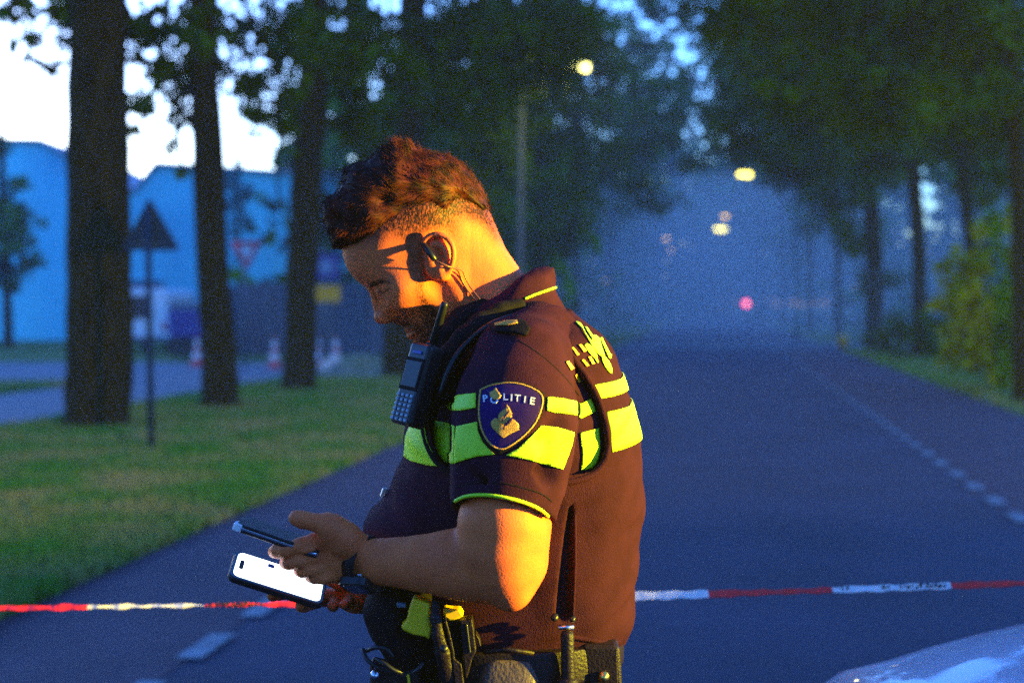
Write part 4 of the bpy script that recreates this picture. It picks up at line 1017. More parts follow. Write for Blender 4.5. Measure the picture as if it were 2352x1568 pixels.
# lettering and emblem high on the back
def bk(x, y): return (1234.6+x*.25635, 689.1+y*.25635)
def shape(name, rings, m, parent, trees, off=.0018, step=4): return decal(name, [[bk(*p) for p in r] for r in rings], trees, m, parent, off, .0006, step)
for q in ([(298,430),(320,425),(372,490),(350,500)],[(362,405),(388,398),(437,455),(412,472)],[(388,535),(410,528),(458,585),(437,598)],[(445,508),(470,502),(510,572),(485,580)]): shape('check_square', [q], M['sign_yellow'], vest, [vt])
for q in ([(247,555),(270,545),(320,612),(290,630)],[(325,670),(348,658),(385,728),(363,740)]): shape('check_square', [q], M['sign_yellow'], shirt, both)
shape('letter', [[(415,402),(438,390),(465,405),(500,450),(528,500),(530,530),(543,560),(530,565),(505,525),(480,500),(450,465),(428,430)],[(462,430),(490,485),(500,478),(482,445)]], M['hiviz'], vest, [vt])
shape('letter', [[(565,500),(600,510),(640,560),(660,620),(658,660),(640,652),(600,600),(575,550)],[(595,535),(608,575),(628,598),(632,585),(612,548)]], M['hiviz'], vest, [vt])
shape('letter', [[(553,345),(570,340),(640,478),(655,492),(652,525),(634,525)]], M['hiviz'], vest, [vt])
shape('emblem_flame', [[(340,195),(382,215),(402,245),(425,295),(470,365),(500,345),(485,318),(520,320),(550,350),(560,400),(575,440),(595,500),(565,508),(530,480),(490,430),(458,370),(428,318),(400,265),(345,212)],[(540,420),(552,450),(558,445),(546,418)]], M['hiviz'], vest, [vt])
shape('emblem_flame', [[(418,245),(440,250),(482,312),(512,362),(500,372),(462,320)]], M['hiviz'], vest, [vt])
# side slit of the vest
piping('hem_edging', [(1312,1462),(1350,1468),(1385,1474),(1422,1474)], .0035, M['vest'], vest, [vt])
piping('panel_edging', [(1320,1180),(1321,1290),(1316,1412)], .0022, M['vest'], vest, [vt])
# collar -----------------------------------------------------------------
g = Grid((-.09, 1.86, 1.42), (.09, 2.08, 1.64), .0022)
def ringpt(th, fr, s):   # collar ring: th=0 nape (camera left/right symmetric)
    c0 = W(1160,668,YC); return c0
COLO = [(1030,700),(1060,690),(1098,679),(1140,654),(1193,627),(1225,615),(1250,611),(1273,614),(1277,640),(1276,668),(1298,708),(1320,740),(1250,800),(1120,800),(1040,770)]
TC = [(1040,720,62),(1100,700,66),(1193,650,66),(1240,640,52),(1265,640,40),(1150,700,74),(1250,700,66),(1280,720,60),(1200,760,95),(1100,770,85)]
add_relief(g, COLO, TC, [(1040,720,40),(1150,690,50),(1270,620,34),(1275,660,34),(1200,640,20),(1100,680,16),(1310,730,60),(1200,790,60)], .003)
NK = [(1000,640),(1193,560),(1215,600),(1236,640),(1262,720),(1150,860),(1000,860)]
g2 = Grid((-.12,1.84,1.36),(.10,2.10,1.68),.0022); add_relief(g2, NK, [(1040,720,59),(1190,640,61),(1240,680,60),(1100,800,62)], 80., .003)
# hollow the collar round the neck
i0 = ((g.lo-g2.lo)/.0022); 
from_idx = np.round(i0).astype(int); g2.D = g2.D
sh = g.D.shape; sub = g2.D[max(from_idx[0],0):max(from_idx[0],0)+sh[0], max(from_idx[1],0):max(from_idx[1],0)+sh[1], max(from_idx[2],0):max(from_idx[2],0)+sh[2]]
if sub.shape == sh: g.D = np.maximum(g.D, -sub)
g.noise(.0004,[70,110],2)
coll, CVv, CQ = grid_obj('collar', g, M['navy'], shirt, 1); ct = bvh(CVv, CQ)
piping('collar_piping', [(1206,686),(1225,678),(1250,669),(1276,660)], .0019, M['hiviz'], shirt, [ct], .0003)
# shoulder strap, roll and carrier in front of the shoulder
sc_ = lambda u,v,y: W(u,v,y)
g = Grid((-.16,1.70,1.38),(.05,1.99,1.60),.0025)
ch = [(1190,703,1.885,17),(1150,716,1.875,21),(1105,742,1.862,24),(1065,775,1.85,25),(1032,815,1.84,24),(1010,860,1.835,23),(995,910,1.835,22),(985,960,1.84,17)]
g.chain([sc_(u,v,y) for u,v,y,r in ch], [r/F*y for u,v,y,r in ch], .006)
ch = [(1150,698,1.93,12),(1110,700,1.92,17),(1060,728,1.905,24),(1018,775,1.89,28),(990,830,1.87,26)]
g.chain([sc_(u,v,y) for u,v,y,r in ch], [r/F*y for u,v,y,r in ch], .006)
g.noise(.0006,[80,130],5)
o, _, _ = grid_obj('shoulder_pad', g, M['black'], vest, 1)
mb = MB(); mb.tube([sc_(u,v,y) for u,v,y in spline([(1185,722,1.865),(1120,748,1.835),(1060,800,1.815),(1030,850,1.80),(1012,905,1.80)],4)], .0035, 8); adopt(mb.build('cord', M['plastic'], None, True), vest)
# rank slide on the shoulder
decal('rank_slide', [(1122,752),(1150,745),(1190,740),(1207,745),(1216,760),(1208,776),(1180,768),(1140,766)], [st], M['black'], shirt, .004, .003, 4)
decal('rank_mark', [(1141,752),(1165,746),(1188,745),(1190,751),(1166,755),(1142,757)], [st], M['gold'], shirt, .0085, .001, 3)
# sleeve badge -----------------------------------------------------------
def bd(x, y): return (1062.3+x*.14648, 832.6+y*.14648)
SH = [(300,445),(420,380),(560,345),(700,325),(840,335),(1000,375),(1130,440),(1240,510),(1250,620),(1210,780),(1140,930),(1020,1090),(880,1220),(740,1320),(600,1400),(470,1310),(370,1180),(300,1000),(275,820),(280,600)]
ctr = (740,800)
def inset(f): return [bd(ctr[0]+(x-ctr[0])*f, ctr[1]+(y-ctr[1])*f) for x,y in SH]
decal('badge_border', inset(1.07), [st], M['black'], shirt, .0016, .0015, 6)
badge = decal('sleeve_badge', inset(.97), [st], M['patch'], shirt, .0034, .0010, 6)
mb = MB(); P = drape([*spline(inset(.985)+[inset(.985)[0]], 2)], [st], .0046, 1); mb.tube(P, .00115, 6); adopt(mb.build('gold_rim', M['gold'], None, True), badge)
def bshape(name, rings, m, off=.0046): return decal(name, [[bd(*p) for p in r] for r in rings], [st], m, badge, off, .0005, 4)
bshape('emblem_book', [[(460,930),(520,870),(570,885),(590,930),(640,960),(660,1000),(700,960),(790,880),(880,960),(885,1050),(760,1110),(640,1185),(560,1110),(470,1010)]], M['gold'])
bshape('emblem_flame', [[(695,660),(740,720),(780,810),(770,880),(700,930),(625,975),(575,900),(570,830),(620,770),(690,720)]], M['gold'], .0056)
bshape('emblem_fold', [[(720,740),(735,775),(700,830),(650,880),(625,935),(618,900),(650,850),(700,790)]], M['patch'], .0064)
bshape('emblem_fold', [[(775,850),(790,880),(720,960),(670,1000),(650,1060),(635,1040),(650,985),(700,935)]], M['patch'], .0064)
bshape('emblem_flame', [[(530,400),(560,450),(585,490),(620,540),(600,570),(560,600),(500,595),(445,540),(440,480),(500,450)]], M['gold'], .0050)
def letter_mesh(ch):
    c = bpy.data.curves.new('t', 'FONT'); c.body = ch; c.size = 1; c.offset = .018; o = bpy.data.objects.new('t', c); COL.objects.link(o)
    dg = bpy.context.evaluated_depsgraph_get(); me = o.evaluated_get(dg).to_mesh(); vs = [tuple(v.co) for v in me.vertices]; fs = [tuple(p.vertices) for p in me.polygons]
    o.evaluated_get(dg).to_mesh_clear(); bpy.data.objects.remove(o); return vs, fs
def letters(word, pos, size, trees, m, parent, off):
    """pos: (u,v,angle,wscale) baseline-left of each letter in view coordinates"""
    for chh, (u,v,an,sx) in zip(word, pos):
        if chh == ' ': continue
        vs, fs = letter_mesh(chh); P = []
        for x,y,_ in vs:
            X = x*size*sx; Y = -y*size; P.append((u+X*math.cos(an)-Y*math.sin(an), v+X*math.sin(an)+Y*math.cos(an)))
        Q = []; good = True
        for q in P:
            h, d = ray(q[0], q[1], trees)
            if h is None: good = False; break
            nn = h[1] if h[1].dot(d) < 0 else -h[1]; Q.append(h[0]+nn*off)
        if good:
            o = mesh_obj('letter', Q, fs, m, None); adopt(o, parent); solid(o, .0006); o.modifiers[0].offset = 0
base = [(345,640,-.10),(455,660,-.04),(640,612,.03),(748,624,.06),(812,628,.10),(950,652,.13),(1035,668,.16)]
letters('POLITIE', [(*bd(x,y),a,1.0) for x,y,a in base], 22, [st], M['patch_white'], badge, .0050)
# trousers, belt, shoes ----------------------------------------------------
g = Grid((-.22, 1.74, .06), (.22, 2.20, 1.13), .006)
g.loft([(.86,.0,YC,.125,.175),(.95,-.005,YC,.145,.18),(1.03,-.005,YC,.150,.172),(1.08,-.005,YC,.150,.160),(1.115,-.005,YC,.150,.155)], p=2.3, k=.02)
for yl,xo in ((1.875,-.01),(2.065,.02)): g.chain([(xo,yl,.93),(xo-.01,yl-.005,.52),(xo+.02,yl,.12)], [.092,.066,.055], .03)
g.noise(.0022,[25,45,70],6)
tr, TV, TQ = grid_obj('trousers', g, M['navy'], P0, 1)
g = Grid((-.25, 1.78, .0), (.15, 2.16, .16), .005)
for yl,xo in ((1.875,-.01),(2.065,.02)):
    g.chain([(xo+.045,yl,.055),(xo-.06,yl,.045),(xo-.15,yl,.035)], [.048,.045,.036], .02); g.cap((xo+.02,yl,.05),(xo+.02,yl,.13),.05,.055,.02)
    sl,P = g.sub((-.3,1.7,-.01),(.2,2.2,.02)); g.D[sl] = np.maximum(g.D[sl], (.004-P[2]).astype(np.float32)+0*g.D[sl])
o,_,_ = grid_obj('boots', g, M['leather'], P0, 1)
g = Grid((-.20,1.78,1.045),(.18,2.16,1.125),.003); g.loft([(1.060,-.004,YC,.157,.168),(1.085,-.004,YC,.158,.168),(1.112,-.004,YC,.156,.166)], p=2.4, k=0)
belt,BBv,BBq = grid_obj('belt', g, M['leather'], P0, 1); bt2 = bvh(BBv,BBq)
# lower belly of the shirt below the vest front is covered by the vest; small metal clip on the chest
mb = MB(); c_ = W(882,1130,1.93); mb.box(c_,(.007,.010,.012),Matrix.Rotation(R(20),3,'Y')); o = bevel(mb.build('clip', M['chrome']),.001); adopt(o, vest)
# ------------------------------------------------------------------ hair
HAIR0 = [(742,482),(747,464),(760,452),(771,445),(784,430),(789,410),(793,385),(803,373),(818,365),(840,360),(855,350),(872,338),(888,328),(902,320),(916,315),(932,320),(948,322),(962,334),(985,338),(1005,341),(1035,350),(1062,367),(1085,393),(1101,419),(1111,445),(1122,470),(1124,484),(1112,494),(1092,490),(1066,486),(1040,500),(1010,498),(975,496),(938,512),(908,532),(883,553),(850,562),(820,568),(800,572),(768,570),(756,535),(746,502)]
HAIR = [(u, v+(12 if (v < 400 and u > 800) else 5 if v < 420 else 0)) if i < 30 else (u, v+(8 if 800 < u < 1060 else 0)) for i,(u,v) in enumerate(HAIR0)]
g = Grid((-.29,1.85,1.59),(.0,2.09,1.80),.0020)
TH = [(p[0],p[1],p[2]+(3 if (p[0] > 1040 and p[1] > 430) or p[1] > 500 else 6)) for p in T if p[1] < 640]+[(900,440,80),(1000,430,80),(850,470,74),(800,490,60),(860,520,74),(900,480,80),(830,540,66),(1060,430,70)]
EH = [(742,482,22),(771,445,45),(790,400,70),(850,355,105),(915,315,110),(1000,341,115),(1085,393,110),(1120,470,100),(1120,486,80),(1095,490,75),(1040,495,34),(975,490,34),(905,525,36),(850,557,34),(800,568,30),(768,570,28),(760,530,26),(850,450,90),(950,430,110),(1050,420,110)]
add_relief(g, HAIR, TH, EH, .003)
# tousled relief: ridges running along the comb direction
sl,P = g.sub(g.lo, g.lo+g.h*g.n)
def wav(dx,dz,f,s): return np.sin((P[0]*dx+P[2]*dz)*f+2.2*np.sin(P[1]*70+s)+1.7*np.sin((P[0]*dz-P[2]*dx)*55+s*2))
g.D += (.0008*wav(.5,.86,330,0)+.0008*wav(.9,-.3,190,1.3)+.0007*wav(.2,1,240,2.1)+.0009*wav(.8,.6,120,4)).astype(np.float32)
hair, HV, HQ = grid_obj('hair', g, M['hair'], body, 1, yaw)
hair.parent = P0; hair.matrix_parent_inverse = Matrix.Translation(P0.location).inverted()
# strands
tri = HV[HQ]; cen = tri.mean(1); nr = np.cross(tri[:,2]-tri[:,0], tri[:,3]-tri[:,1]); ln = np.linalg.norm(nr,axis=1); nr /= ln[:,None]+1e-12
rs = np.random.default_rng(12)
hu = U0+cen[:,0]/cen[:,1]*F; hv = V0-(cen[:,2]-CZ)/cen[:,1]*F
Dh = poly_dist(hu, hv, HEAD)  # outward only: faces that are outside of the scalp
NS = 22000; pick = rs.choice(len(cen), NS, p=ln/ln.sum())
SVt, SF = [], []
for i in pick:
    c = Vector(cen[i]); n = Vector(nr[i])
    if (c-Vector((W(930,470,YC)))).dot(n) < 0: continue
    u, v = hu[i], hv[i]
    low = min(1, max(0, (v-400)/120)); back = min(1, max(0, (u-1000)/100))
    D0 = Vector((-.8+1.1*back*low, 0, .55*(1-low)-.75*low+.2*back*(1-low)))
    nzv = Vector((mnoise.noise(c*45), mnoise.noise(c*45+Vector((7,0,0))), mnoise.noise(c*45+Vector((0,9,0)))))*1.1
    D0 = D0+nzv; tan = D0-n*D0.dot(n)
    if tan.length < 1e-3: continue
    tan.normalize(); L = (.007+.010*rs.random()**1.5)*(1 if v < 470 else .75)
    if v < 350: L *= 1.25
    lift = .15+.42*rs.random()**2+(.45*max(0,1-abs(u-915)/50) if v < 370 else 0)
    wdt = .00032+.00022*rs.random(); sd = tan.cross(n).normalized()*wdt
    base_ = len(SVt); cur = c-n*.001; dd = (tan+n*lift).normalized(); jit = Vector(rs.standard_normal(3))*.2
    for k in range(4):
        wk = 1-k/3.3; SVt += [tuple(cur-sd*wk), tuple(cur+n*wdt*wk*1.2), tuple(cur+sd*wk)]
        cur = cur+dd*L/3; dd = (dd-n*.22*(k+1)/2+jit).normalized()
    for k in range(3):
        a = base_+k*3
        for j in range(3): SF.append((a+j, a+(j+1)%3, a+3+(j+1)%3, a+3+j))
o = mesh_obj('strands', SVt, SF, M['hair'], None, True); o.parent = hair
# short stubble hairs on the faded sides and the beard
bm_ = np.nonzero((att > .35) & (v_ < 850))[0]; nrmv = np.zeros((len(BV),3)); body.data.vertices.foreach_get('normal', nrmv.ravel()) if False else None
bn_ = np.array([tuple(x.vector) for x in body.data.vertex_normals]); w8 = att[bm_]**2; pk = rs.choice(bm_, 11000, p=w8/w8.sum())
SVt, SF = [], []
for i in pk:
    c = Vector(BV[i])+Vector(rs.standard_normal(3))*.0008; n = Vector(bn_[i]); v = v_[i]
    D0 = Vector((-.5,0,-.7)) if v > 600 else Vector((.3 if u_[i] > 1000 else -.3,0,-.9))
    tan = (D0-n*D0.dot(n)+Vector(rs.standard_normal(3))*.25).normalized(); L = .0026+.0016*rs.random()+(.0015 if v > 640 else 0)
    sd = tan.cross(n).normalized()*.00020; d_ = (tan+n*.4).normalized(); b0_ = len(SVt); e_ = c+d_*L
    SVt += [tuple(c-sd), tuple(c+sd), tuple(c+n*.0003), tuple(e_)]; SF += [(b0_,b0_+1,b0_+3),(b0_+1,b0_+2,b0_+3),(b0_+2,b0_,b0_+3)]
o = mesh_obj('stubble', SVt, SF, M['hair'], None, True); adopt(o, P0)
# earpiece
mb = MB(); mb.tube([Vector(yaw(wp(a,b,-c))) for a,b,c in spline([(972,560,.074),(980,572,.086),(990,585,.092),(998,596,.090)],4)], .0042, 8); adopt(mb.build('earpiece', M['plastic'], None, True), P0)
mb = MB(); mb.tube([Vector(yaw(wp(a,b,-c))) for a,b,c in spline([(997,598,.088),(1012,604,.092),(1030,612,.090),(1048,618,.080),(1056,630,.072),(1064,650,.068),(1078,672,.067),(1096,692,.068)],5)], .0013, 6); adopt(mb.build('earpiece_tube', M['tube'], None, True), P0)
mb = MB(); mb.tube([Vector(yaw(wp(a,b,-c))) for a,b,c in spline([(1048,616,.080),(1062,622,.072),(1070,640,.068),(1082,662,.067),(1103,688,.069)],5)], .0011, 6); adopt(mb.build('earpiece_tube', M['tube'], None, True), P0)

# ------------------------------------------------------------------ things he carries
M['key'] = mat('radio_key', (.20,.24,.30), .35)
# radio -----------------------------------------------------------------
def local_frame(o_, ex, ey): ez = ex.cross(ey).normalized(); return Matrix((ex, ey, ez)).transposed()
yR = 1.82
top = W(966,792,yR); bot = W(917,968,yR-.012); axR = (top-bot); LR = axR.length; ez_ = axR.normalized()
wid = (W(984,808,yR)-W(946,772,yR)); ex_ = Vector((wid.x, -.030, wid.z)); ex_ = (ex_-ez_*ex_.dot(ez_)).normalized(); ey_ = ez_.cross(ex_).normalized()   # ey_: away from keypad face
if ey_.y < 0: ey_ = -ey_
MR = Matrix((ex_, ey_, ez_)).transposed()
rad = empty('two_way_radio', bot, 'black handheld radio with keypad and stub antenna clipped at his chest', 'radio')
def radp(name, c, d, m, bv=.003):
    mb = MB(); mb.box(Vector((0,0,0)), d); o = mb.build(name, m); o.matrix_world = Matrix.Translation(bot+MR @ Vector(c)) @ MR.to_4x4(); bevel(o, bv, 3)
    mw = o.matrix_world.copy(); o.parent = rad; o.matrix_parent_inverse = Matrix.Translation(rad.location).inverted(); return o
WR = .042
radp('body', (0,.014,LR*.5), (WR,.030,LR*1.06), M['plastic'], .006)
radp('screen', (0,-.0018,LR*.62), (WR*.74,.002,LR*.34), M['plastic'], .001)
radp('display_frame', (0,-.0012,LR*.62), (WR*.86,.002,LR*.42), M['black'], .001)
radp('speaker_slot', (0,-.002,LR*.90), (WR*.42,.002,.0045), M['sign_blue'], .001)
for r_ in range(6):
    for c_ in range(4):
        radp('key', ((c_-1.5)*WR*.21,-.0022,LR*(.03+.062*r_)), (WR*.13,.003,.0042), M['key'], .001)
mb = MB(); pA = W(1022,694,1.815); pB = W(992,800,1.825); mb.tube([pB, pB.lerp(pA,.92), pB.lerp(pA,.95), pA], [.0058,.0050,.0052,.0040], 12); adopt(mb.build('antenna', M['plastic'], None, True), rad)
mb = MB(); mb.tube([W(984,808,1.825), W(994,790,1.82)], .008, 12); adopt(mb.build('knob', M['plastic'], None, True), rad)
# radio holder on the chest
mb = MB(); cH = W(1004,866,1.845); MH = Matrix.Rotation(R(-14),3,'Y') @ Matrix.Rotation(R(15),3,'Z'); mb.box(cH,(.048,.03,.070),MH); hd = bevel(mb.build('radio_holder', M['black']),.006,3); adopt(hd, P0)
mb = MB(); mb.box(W(978,915,1.84),(.020,.03,.060),MH); o = bevel(mb.build('flap', M['black']),.004,3); o.parent = hd; o.matrix_parent_inverse = Matrix.Translation(P0.location)
for u,v in ((986,920),(984,938)):
    mb = MB(); mb.lathe(W(u,v,1.815),[(.0,-.002),(.0035,-.0015),(.0035,.0015),(0,.003)],10,Matrix.Rotation(R(90),3,'X')); o = mb.build('stud', M['chrome']); o.parent = hd; o.matrix_parent_inverse = Matrix.Translation(P0.location)
# bright phone ------------------------------------------------------------
def slab(name, o0, ex, ey, lx, ly, th, m, r=.008, off=0, parent=None, n=5):
    ez = ex.cross(ey).normalized(); pts = []
    for cx,cy_,a0 in ((lx/2-r,ly/2-r,0),(-lx/2+r,ly/2-r,90),(-lx/2+r,-ly/2+r,180),(lx/2-r,-ly/2+r,270)):
        for k in range(n+1): a = R(a0+90*k/n); pts.append((cx+r*math.cos(a), cy_+r*math.sin(a)))
    P = [o0+ex*x+ey*y+ez*(off-th/2) for x,y in pts]; mb = MB(); mb.prism(P, ez*th); o = mb.build(name, m); adopt(o, parent); bevel(o, min(th*.25,.0015), 2); return o
A0, B0, D0_ = W(523,1322,1.798), W(742,1391,1.818), W(549,1263,1.856)
ex_ = (B0-A0); lx = ex_.length; ex_.normalize(); ey_ = (D0_-A0); ey_ = ey_-ex_*ey_.dot(ex_); ly = ey_.length; ey_.normalize()
cp = A0+ex_*lx/2+ey_*ly/2; ez = ex_.cross(ey_).normalized()
if ez.z < 0: ez = -ez
ph = empty('smartphone', cp, 'larger phone with a glaring white screen lying in his lower hand', 'phone')
exs, eys = ex_, ey_
if ex_.cross(ey_).z < 0: exs = -ex_
slab('phone_case', cp-ez*.0045, exs, eys, lx, ly, .008, M['plastic'], .011, 0, ph)
slab('bezel', cp-ez*.0, exs, eys, lx-.003, ly-.003, .0012, mat('phone_bezel',(.03,.10,.16),.2), .010, 0, ph)
slab('screen', cp+ez*.0006, exs, eys, lx-.011, ly-.010, .0012, M['screen'], .008, 0, ph)
q = cp+ex_*(-lx/2+.013)+ez*.0014; slab('camera_cutout', q, exs, eys, .006, .020, .0006, M['glass'], .0028, 0, ph)
q = cp+ex_*(-lx/2+.050)+ey_*(ly/2-.014)+ez*.0014; slab('status_icon', q, exs, eys, .009, .008, .0006, M['sign_blue'], .002, 0, ph)
# second phone seen on edge
a0, b0 = W(540,1209,1.780), W(664,1252,1.780); ex_ = (b0-a0).normalized(); L2 = .110; ey_ = Vector((.05,.97,.03)); ey_ = (ey_-ex_*ey_.dot(ex_)).normalized(); ez = ex_.cross(ey_)
c2 = a0+ex_*L2/2+ey_*.026; p2 = empty('smartphone', c2, 'dark phone with a pale metal edge held almost edge-on between thumb and fingers', 'phone')
slab('body', c2, ex_, ey_, L2, .052, .0105, M['plastic'], .008, 0, p2)
slab('metal_edge', c2, ex_, ey_, L2+.0016, .0536, .0034, M['chrome'], .009, 0, p2)
slab('corner_cap', a0+ex_*.003+ey_*.006, ex_, ey_, .012, .016, .0098, M['white_paint'], .004, 0, p2)
# wrist watch
wt = empty('wrist_watch', A(835,1290,1.80), 'black watch on a dark band round his near wrist', 'watch')
def wring(u0,w_,r,m,name,tk=.0022):
    c = A(u0,1289,1.801); axd = (A(860,1292,1.80)-A(812,1283,1.805)).normalized(); axd = (Matrix.Rotation(R(-28),3,'Z') @ axd).normalized(); upv = Vector((0,0,1)); upv = (upv-axd*upv.dot(axd)).normalized(); sd = axd.cross(upv); mb = MB(); n=40; vs=[]; 
    for k in range(n):
        a=2*math.pi*k/n; 
        for (dr,da) in ((0,-w_/2),(tk,-w_/2),(tk,w_/2),(0,w_/2)):
            vs.append(c+axd*da+upv*math.cos(a)*(r+dr)+sd*math.sin(a)*(r*.92+dr))
    fs=[(k*4+j,k*4+(j+1)%4,((k+1)%n)*4+(j+1)%4,((k+1)%n)*4+j) for k in range(n) for j in range(4)]
    mb.add(vs,fs); o=mb.build(name,m,None,True); adopt(o,wt); return c,axd,upv,sd
c,axd,upv,sd = wring(838,.019,.0318,M['leather'],'strap')
dirw = (-upv*.80-Vector((0,1,0))*.55-axd*.1).normalized(); cw = c+Vector((dirw.x*.028,dirw.y*.026,dirw.z*.029))-axd*.002
e1 = axd; e2 = dirw.cross(e1).normalized(); e1 = e2.cross(dirw).normalized()
slab('case', cw+dirw*.003, e1, e2, .040, .038, .011, M['plastic'], .009, 0, wt); slab('glass', cw+dirw*.0086, e1, e2, .031, .030, .0016, M['glass'], .008, 0, wt)
mb = MB(); mb.box(c+(-upv*.5-Vector((0,1,0))*.8).normalized()*.0285-axd*.004,(.006,.004,.007)); adopt(bevel(mb.build('buckle', M['chrome']),.001), wt)
# ------------------------------------------------------------------ belt gear
yB = 1.80
def gear_slab(name, poly, y, th, m, parent, bv=.003, yoff=None):
    mb = MB(); P = [W(u,v,y) for u,v in poly]; mb.prism(P, (0,th,0)); o = mb.build(name, m); adopt(o, parent); bevel(o, bv, 3); return o
# stun gun in its holster
tg = empty('stun_gun_holster', W(950,1480,yB), 'bulky black belt holster with the bright yellow grip of a stun gun', 'holster')
g = Grid((-.22,1.72,1.02),(-.06,1.92,1.21),.0028)
ch = [(895,1360,1.84,46),(893,1400,1.83,54),(905,1440,1.83,52),(925,1480,1.83,46),(935,1530,1.83,40)]
g.chain([W(u,v,y) for u,v,y,r in ch],[r/F*y for u,v,y,r in ch],.01)
g.chain([W(960,1370,1.85),W(965,1440,1.85),W(985,1520,1.84)],[.030,.032,.024],.012); g.noise(.0006,[60,100],8)
o,hv_,hq_ = grid_obj('holster_body', g, M['black'], tg, 1); ht = bvh(hv_,hq_)
gear_slab('yellow_grip', [(949,1373),(988,1387),(986,1402),(987,1418),(992,1447),(986,1470),(978,1463),(949,1458),(924,1447),(920,1437),(932,1430),(941,1392)], 1.775, .030, M['yellow_pl'], tg, .003)
gear_slab('yellow_cartridge', [(1017,1396),(1040,1399),(1057,1399),(1066,1414),(1043,1427),(1031,1426),(1019,1418)], 1.79, .025, M['yellow_pl'], tg, .003)
gear_slab('blue_glint', [(910,1384),(932,1386),(932,1396),(912,1396)], 1.782, .01, M['galv'], tg, .002)  # blue highlight on the black holster, put in as a small pale plate
g = Grid((-.12,1.72,1.02),(-.06,1.82,1.20),.0025); ch=[(1000,1385,1.78,11),(1001,1420,1.77,13),(1006,1460,1.77,14),(1016,1500,1.772,17),(1030,1560,1.78,20)]
g.chain([W(u,v,y) for u,v,y,r in ch],[r/F*y for u,v,y,r in ch],.004,((0,1,0),.6)); o,_,_ = grid_obj('retaining_strap', g, M['leather'], tg, 1)
mb = MB(); mb.lathe(W(1020,1488,1.758),[(0,-.003),(.0042,-.0022),(.0050,0),(.0050,.003),(0,.004)],14,Matrix.Rotation(R(90),3,'X')); adopt(mb.build('snap', M['plastic'],None,True), tg)
# pistol in holster
pg = empty('pistol_holster', W(1070,1520,yB), 'pistol grip standing up from an open black holster lit amber', 'holster')
gear_slab('pistol_grip', [(1057,1425),(1084,1421),(1088,1445),(1094,1495),(1084,1515),(1081,1529),(1072,1558),(1067,1553),(1064,1513),(1060,1459)], 1.775, .028, M['leather'], pg, .004)
gear_slab('grip_ridge', [(1068,1434),(1074,1432),(1082,1500),(1076,1502)], 1.771, .006, M['plastic'], pg, .002)
gear_slab('holster_edge', [(1018,1416),(1023,1418),(1034,1455),(1043,1496),(1044,1513),(1060,1525),(1066,1575),(1046,1575),(1040,1530),(1036,1500)], 1.772, .010, M['leather'], pg, .003)
gear_slab('holster_back', [(1026,1425),(1060,1430),(1064,1575),(1040,1575)], 1.790, .03, M['black'], pg, .004)
gear_slab('thumb_break', [(1092,1452),(1102,1468),(1105,1486),(1098,1480)], 1.780, .02, M['leather'], pg, .002)
# handcuff pouch
hc = empty('handcuff_pouch', W(880,1540,yB), 'black belt pouch with curved glossy rims at his front hip', 'pouch')
gear_slab('pouch_body', [(848,1520),(930,1542),(965,1530),(965,1640),(850,1640)], 1.80, .04, M['leather'], hc, .006)
for pts in ([(833,1490,1.80),(842,1512,1.79),(858,1526,1.785),(871,1534,1.785)],[(864,1512,1.785),(884,1524,1.775),(905,1538,1.775),(924,1545,1.78)],[(843,1494,1.80),(862,1486,1.79),(888,1490,1.785),(903,1508,1.785)],[(950,1545,1.785),(962,1535,1.78),(972,1520,1.785)]):
    mb = MB(); mb.tube([W(*p) for p in spline(pts,5)], .0028, 8); adopt(mb.build('rim', M['plastic'],None,True), hc)
mb = MB(); mb.lathe(W(861,1548,1.79),[(0,-.003),(.005,-.002),(.006,0),(.005,.003),(0,.004)],14,Matrix.Rotation(R(90),3,'X')); adopt(mb.build('snap', M['chrome'],None,True), hc)
gear_slab('cord_loop', [(934,1548),(940,1550),(943,1575),(937,1575)], 1.785, .006, M['yellow_pl'], hc, .001)
# thigh pouch, baton, rear pouch
tp = empty('leather_pouch', W(1170,1530,yB), 'wide worn leather pouch hanging from the belt below his elbow', 'pouch')
g = Grid((-.07,1.74,1.00),(.05,1.86,1.13),.0025); g.loft([(1.0,W(1165,0,1.81).x,1.82,.047,.030),(1.05,W(1166,0,1.81).x,1.82,.044,.032),(1.103,W(1168,0,1.81).x,1.825,.033,.022)], p=4, k=.004); g.noise(.0005,[70,120],3)
o,_,_ = grid_obj('pouch_body', g, M['brown'] if 'brown' in M else mat('brown_leather',(.05,.028,.022),.55,col2=(.085,.05,.04),scale=30,bump=.2,bscale=200), tp, 1)
mb = MB(); mb.tube([W(1110,1497,1.79),W(1168,1490,1.785),W(1226,1500,1.79)], .003, 8); adopt(mb.build('flap_edge', M['leather'],None,True), tp)
bn = empty('baton', W(1303,1520,1.80), 'upright cylindrical baton in a holder at the side of his belt', 'baton')
mb = MB(); mb.tube([W(1303,1450,1.80),W(1303,1458,1.80),W(1304,1510,1.80),W(1306,1580,1.80),W(1306,1640,1.80)], [.0075,.0085,.0085,.0095,.0095], 16); adopt(mb.build('shaft', M['leather'],None,True), bn)
mb = MB(); mb.tube([W(1304,1555,1.80),W(1304,1590,1.80)], .0135, 16); adopt(mb.build('holder_ring', M['leather'],None,True), bn)
for u,v,r_ in ((1274,1417,.0055),(1315,1421,.0045)):
    mb = MB(); mb.lathe(W(u,v,1.806),[(0,-r_),(r_*.8,-r_*.6),(r_,0),(r_*.7,r_*.8),(0,r_)],14,Matrix.Rotation(R(90),3,'X')); adopt(mb.build('knob', M['plastic'],None,True), bn)
mb = MB(); mb.tube([W(1283,1440,1.807),W(1318,1440,1.807)], .0035, 8); adopt(mb.build('clamp', M['chrome'],None,True), bn)
rp = empty('belt_pouch', W(1388,1530,1.86), 'small pouch with a shiny brass snap at the back of his belt', 'pouch')
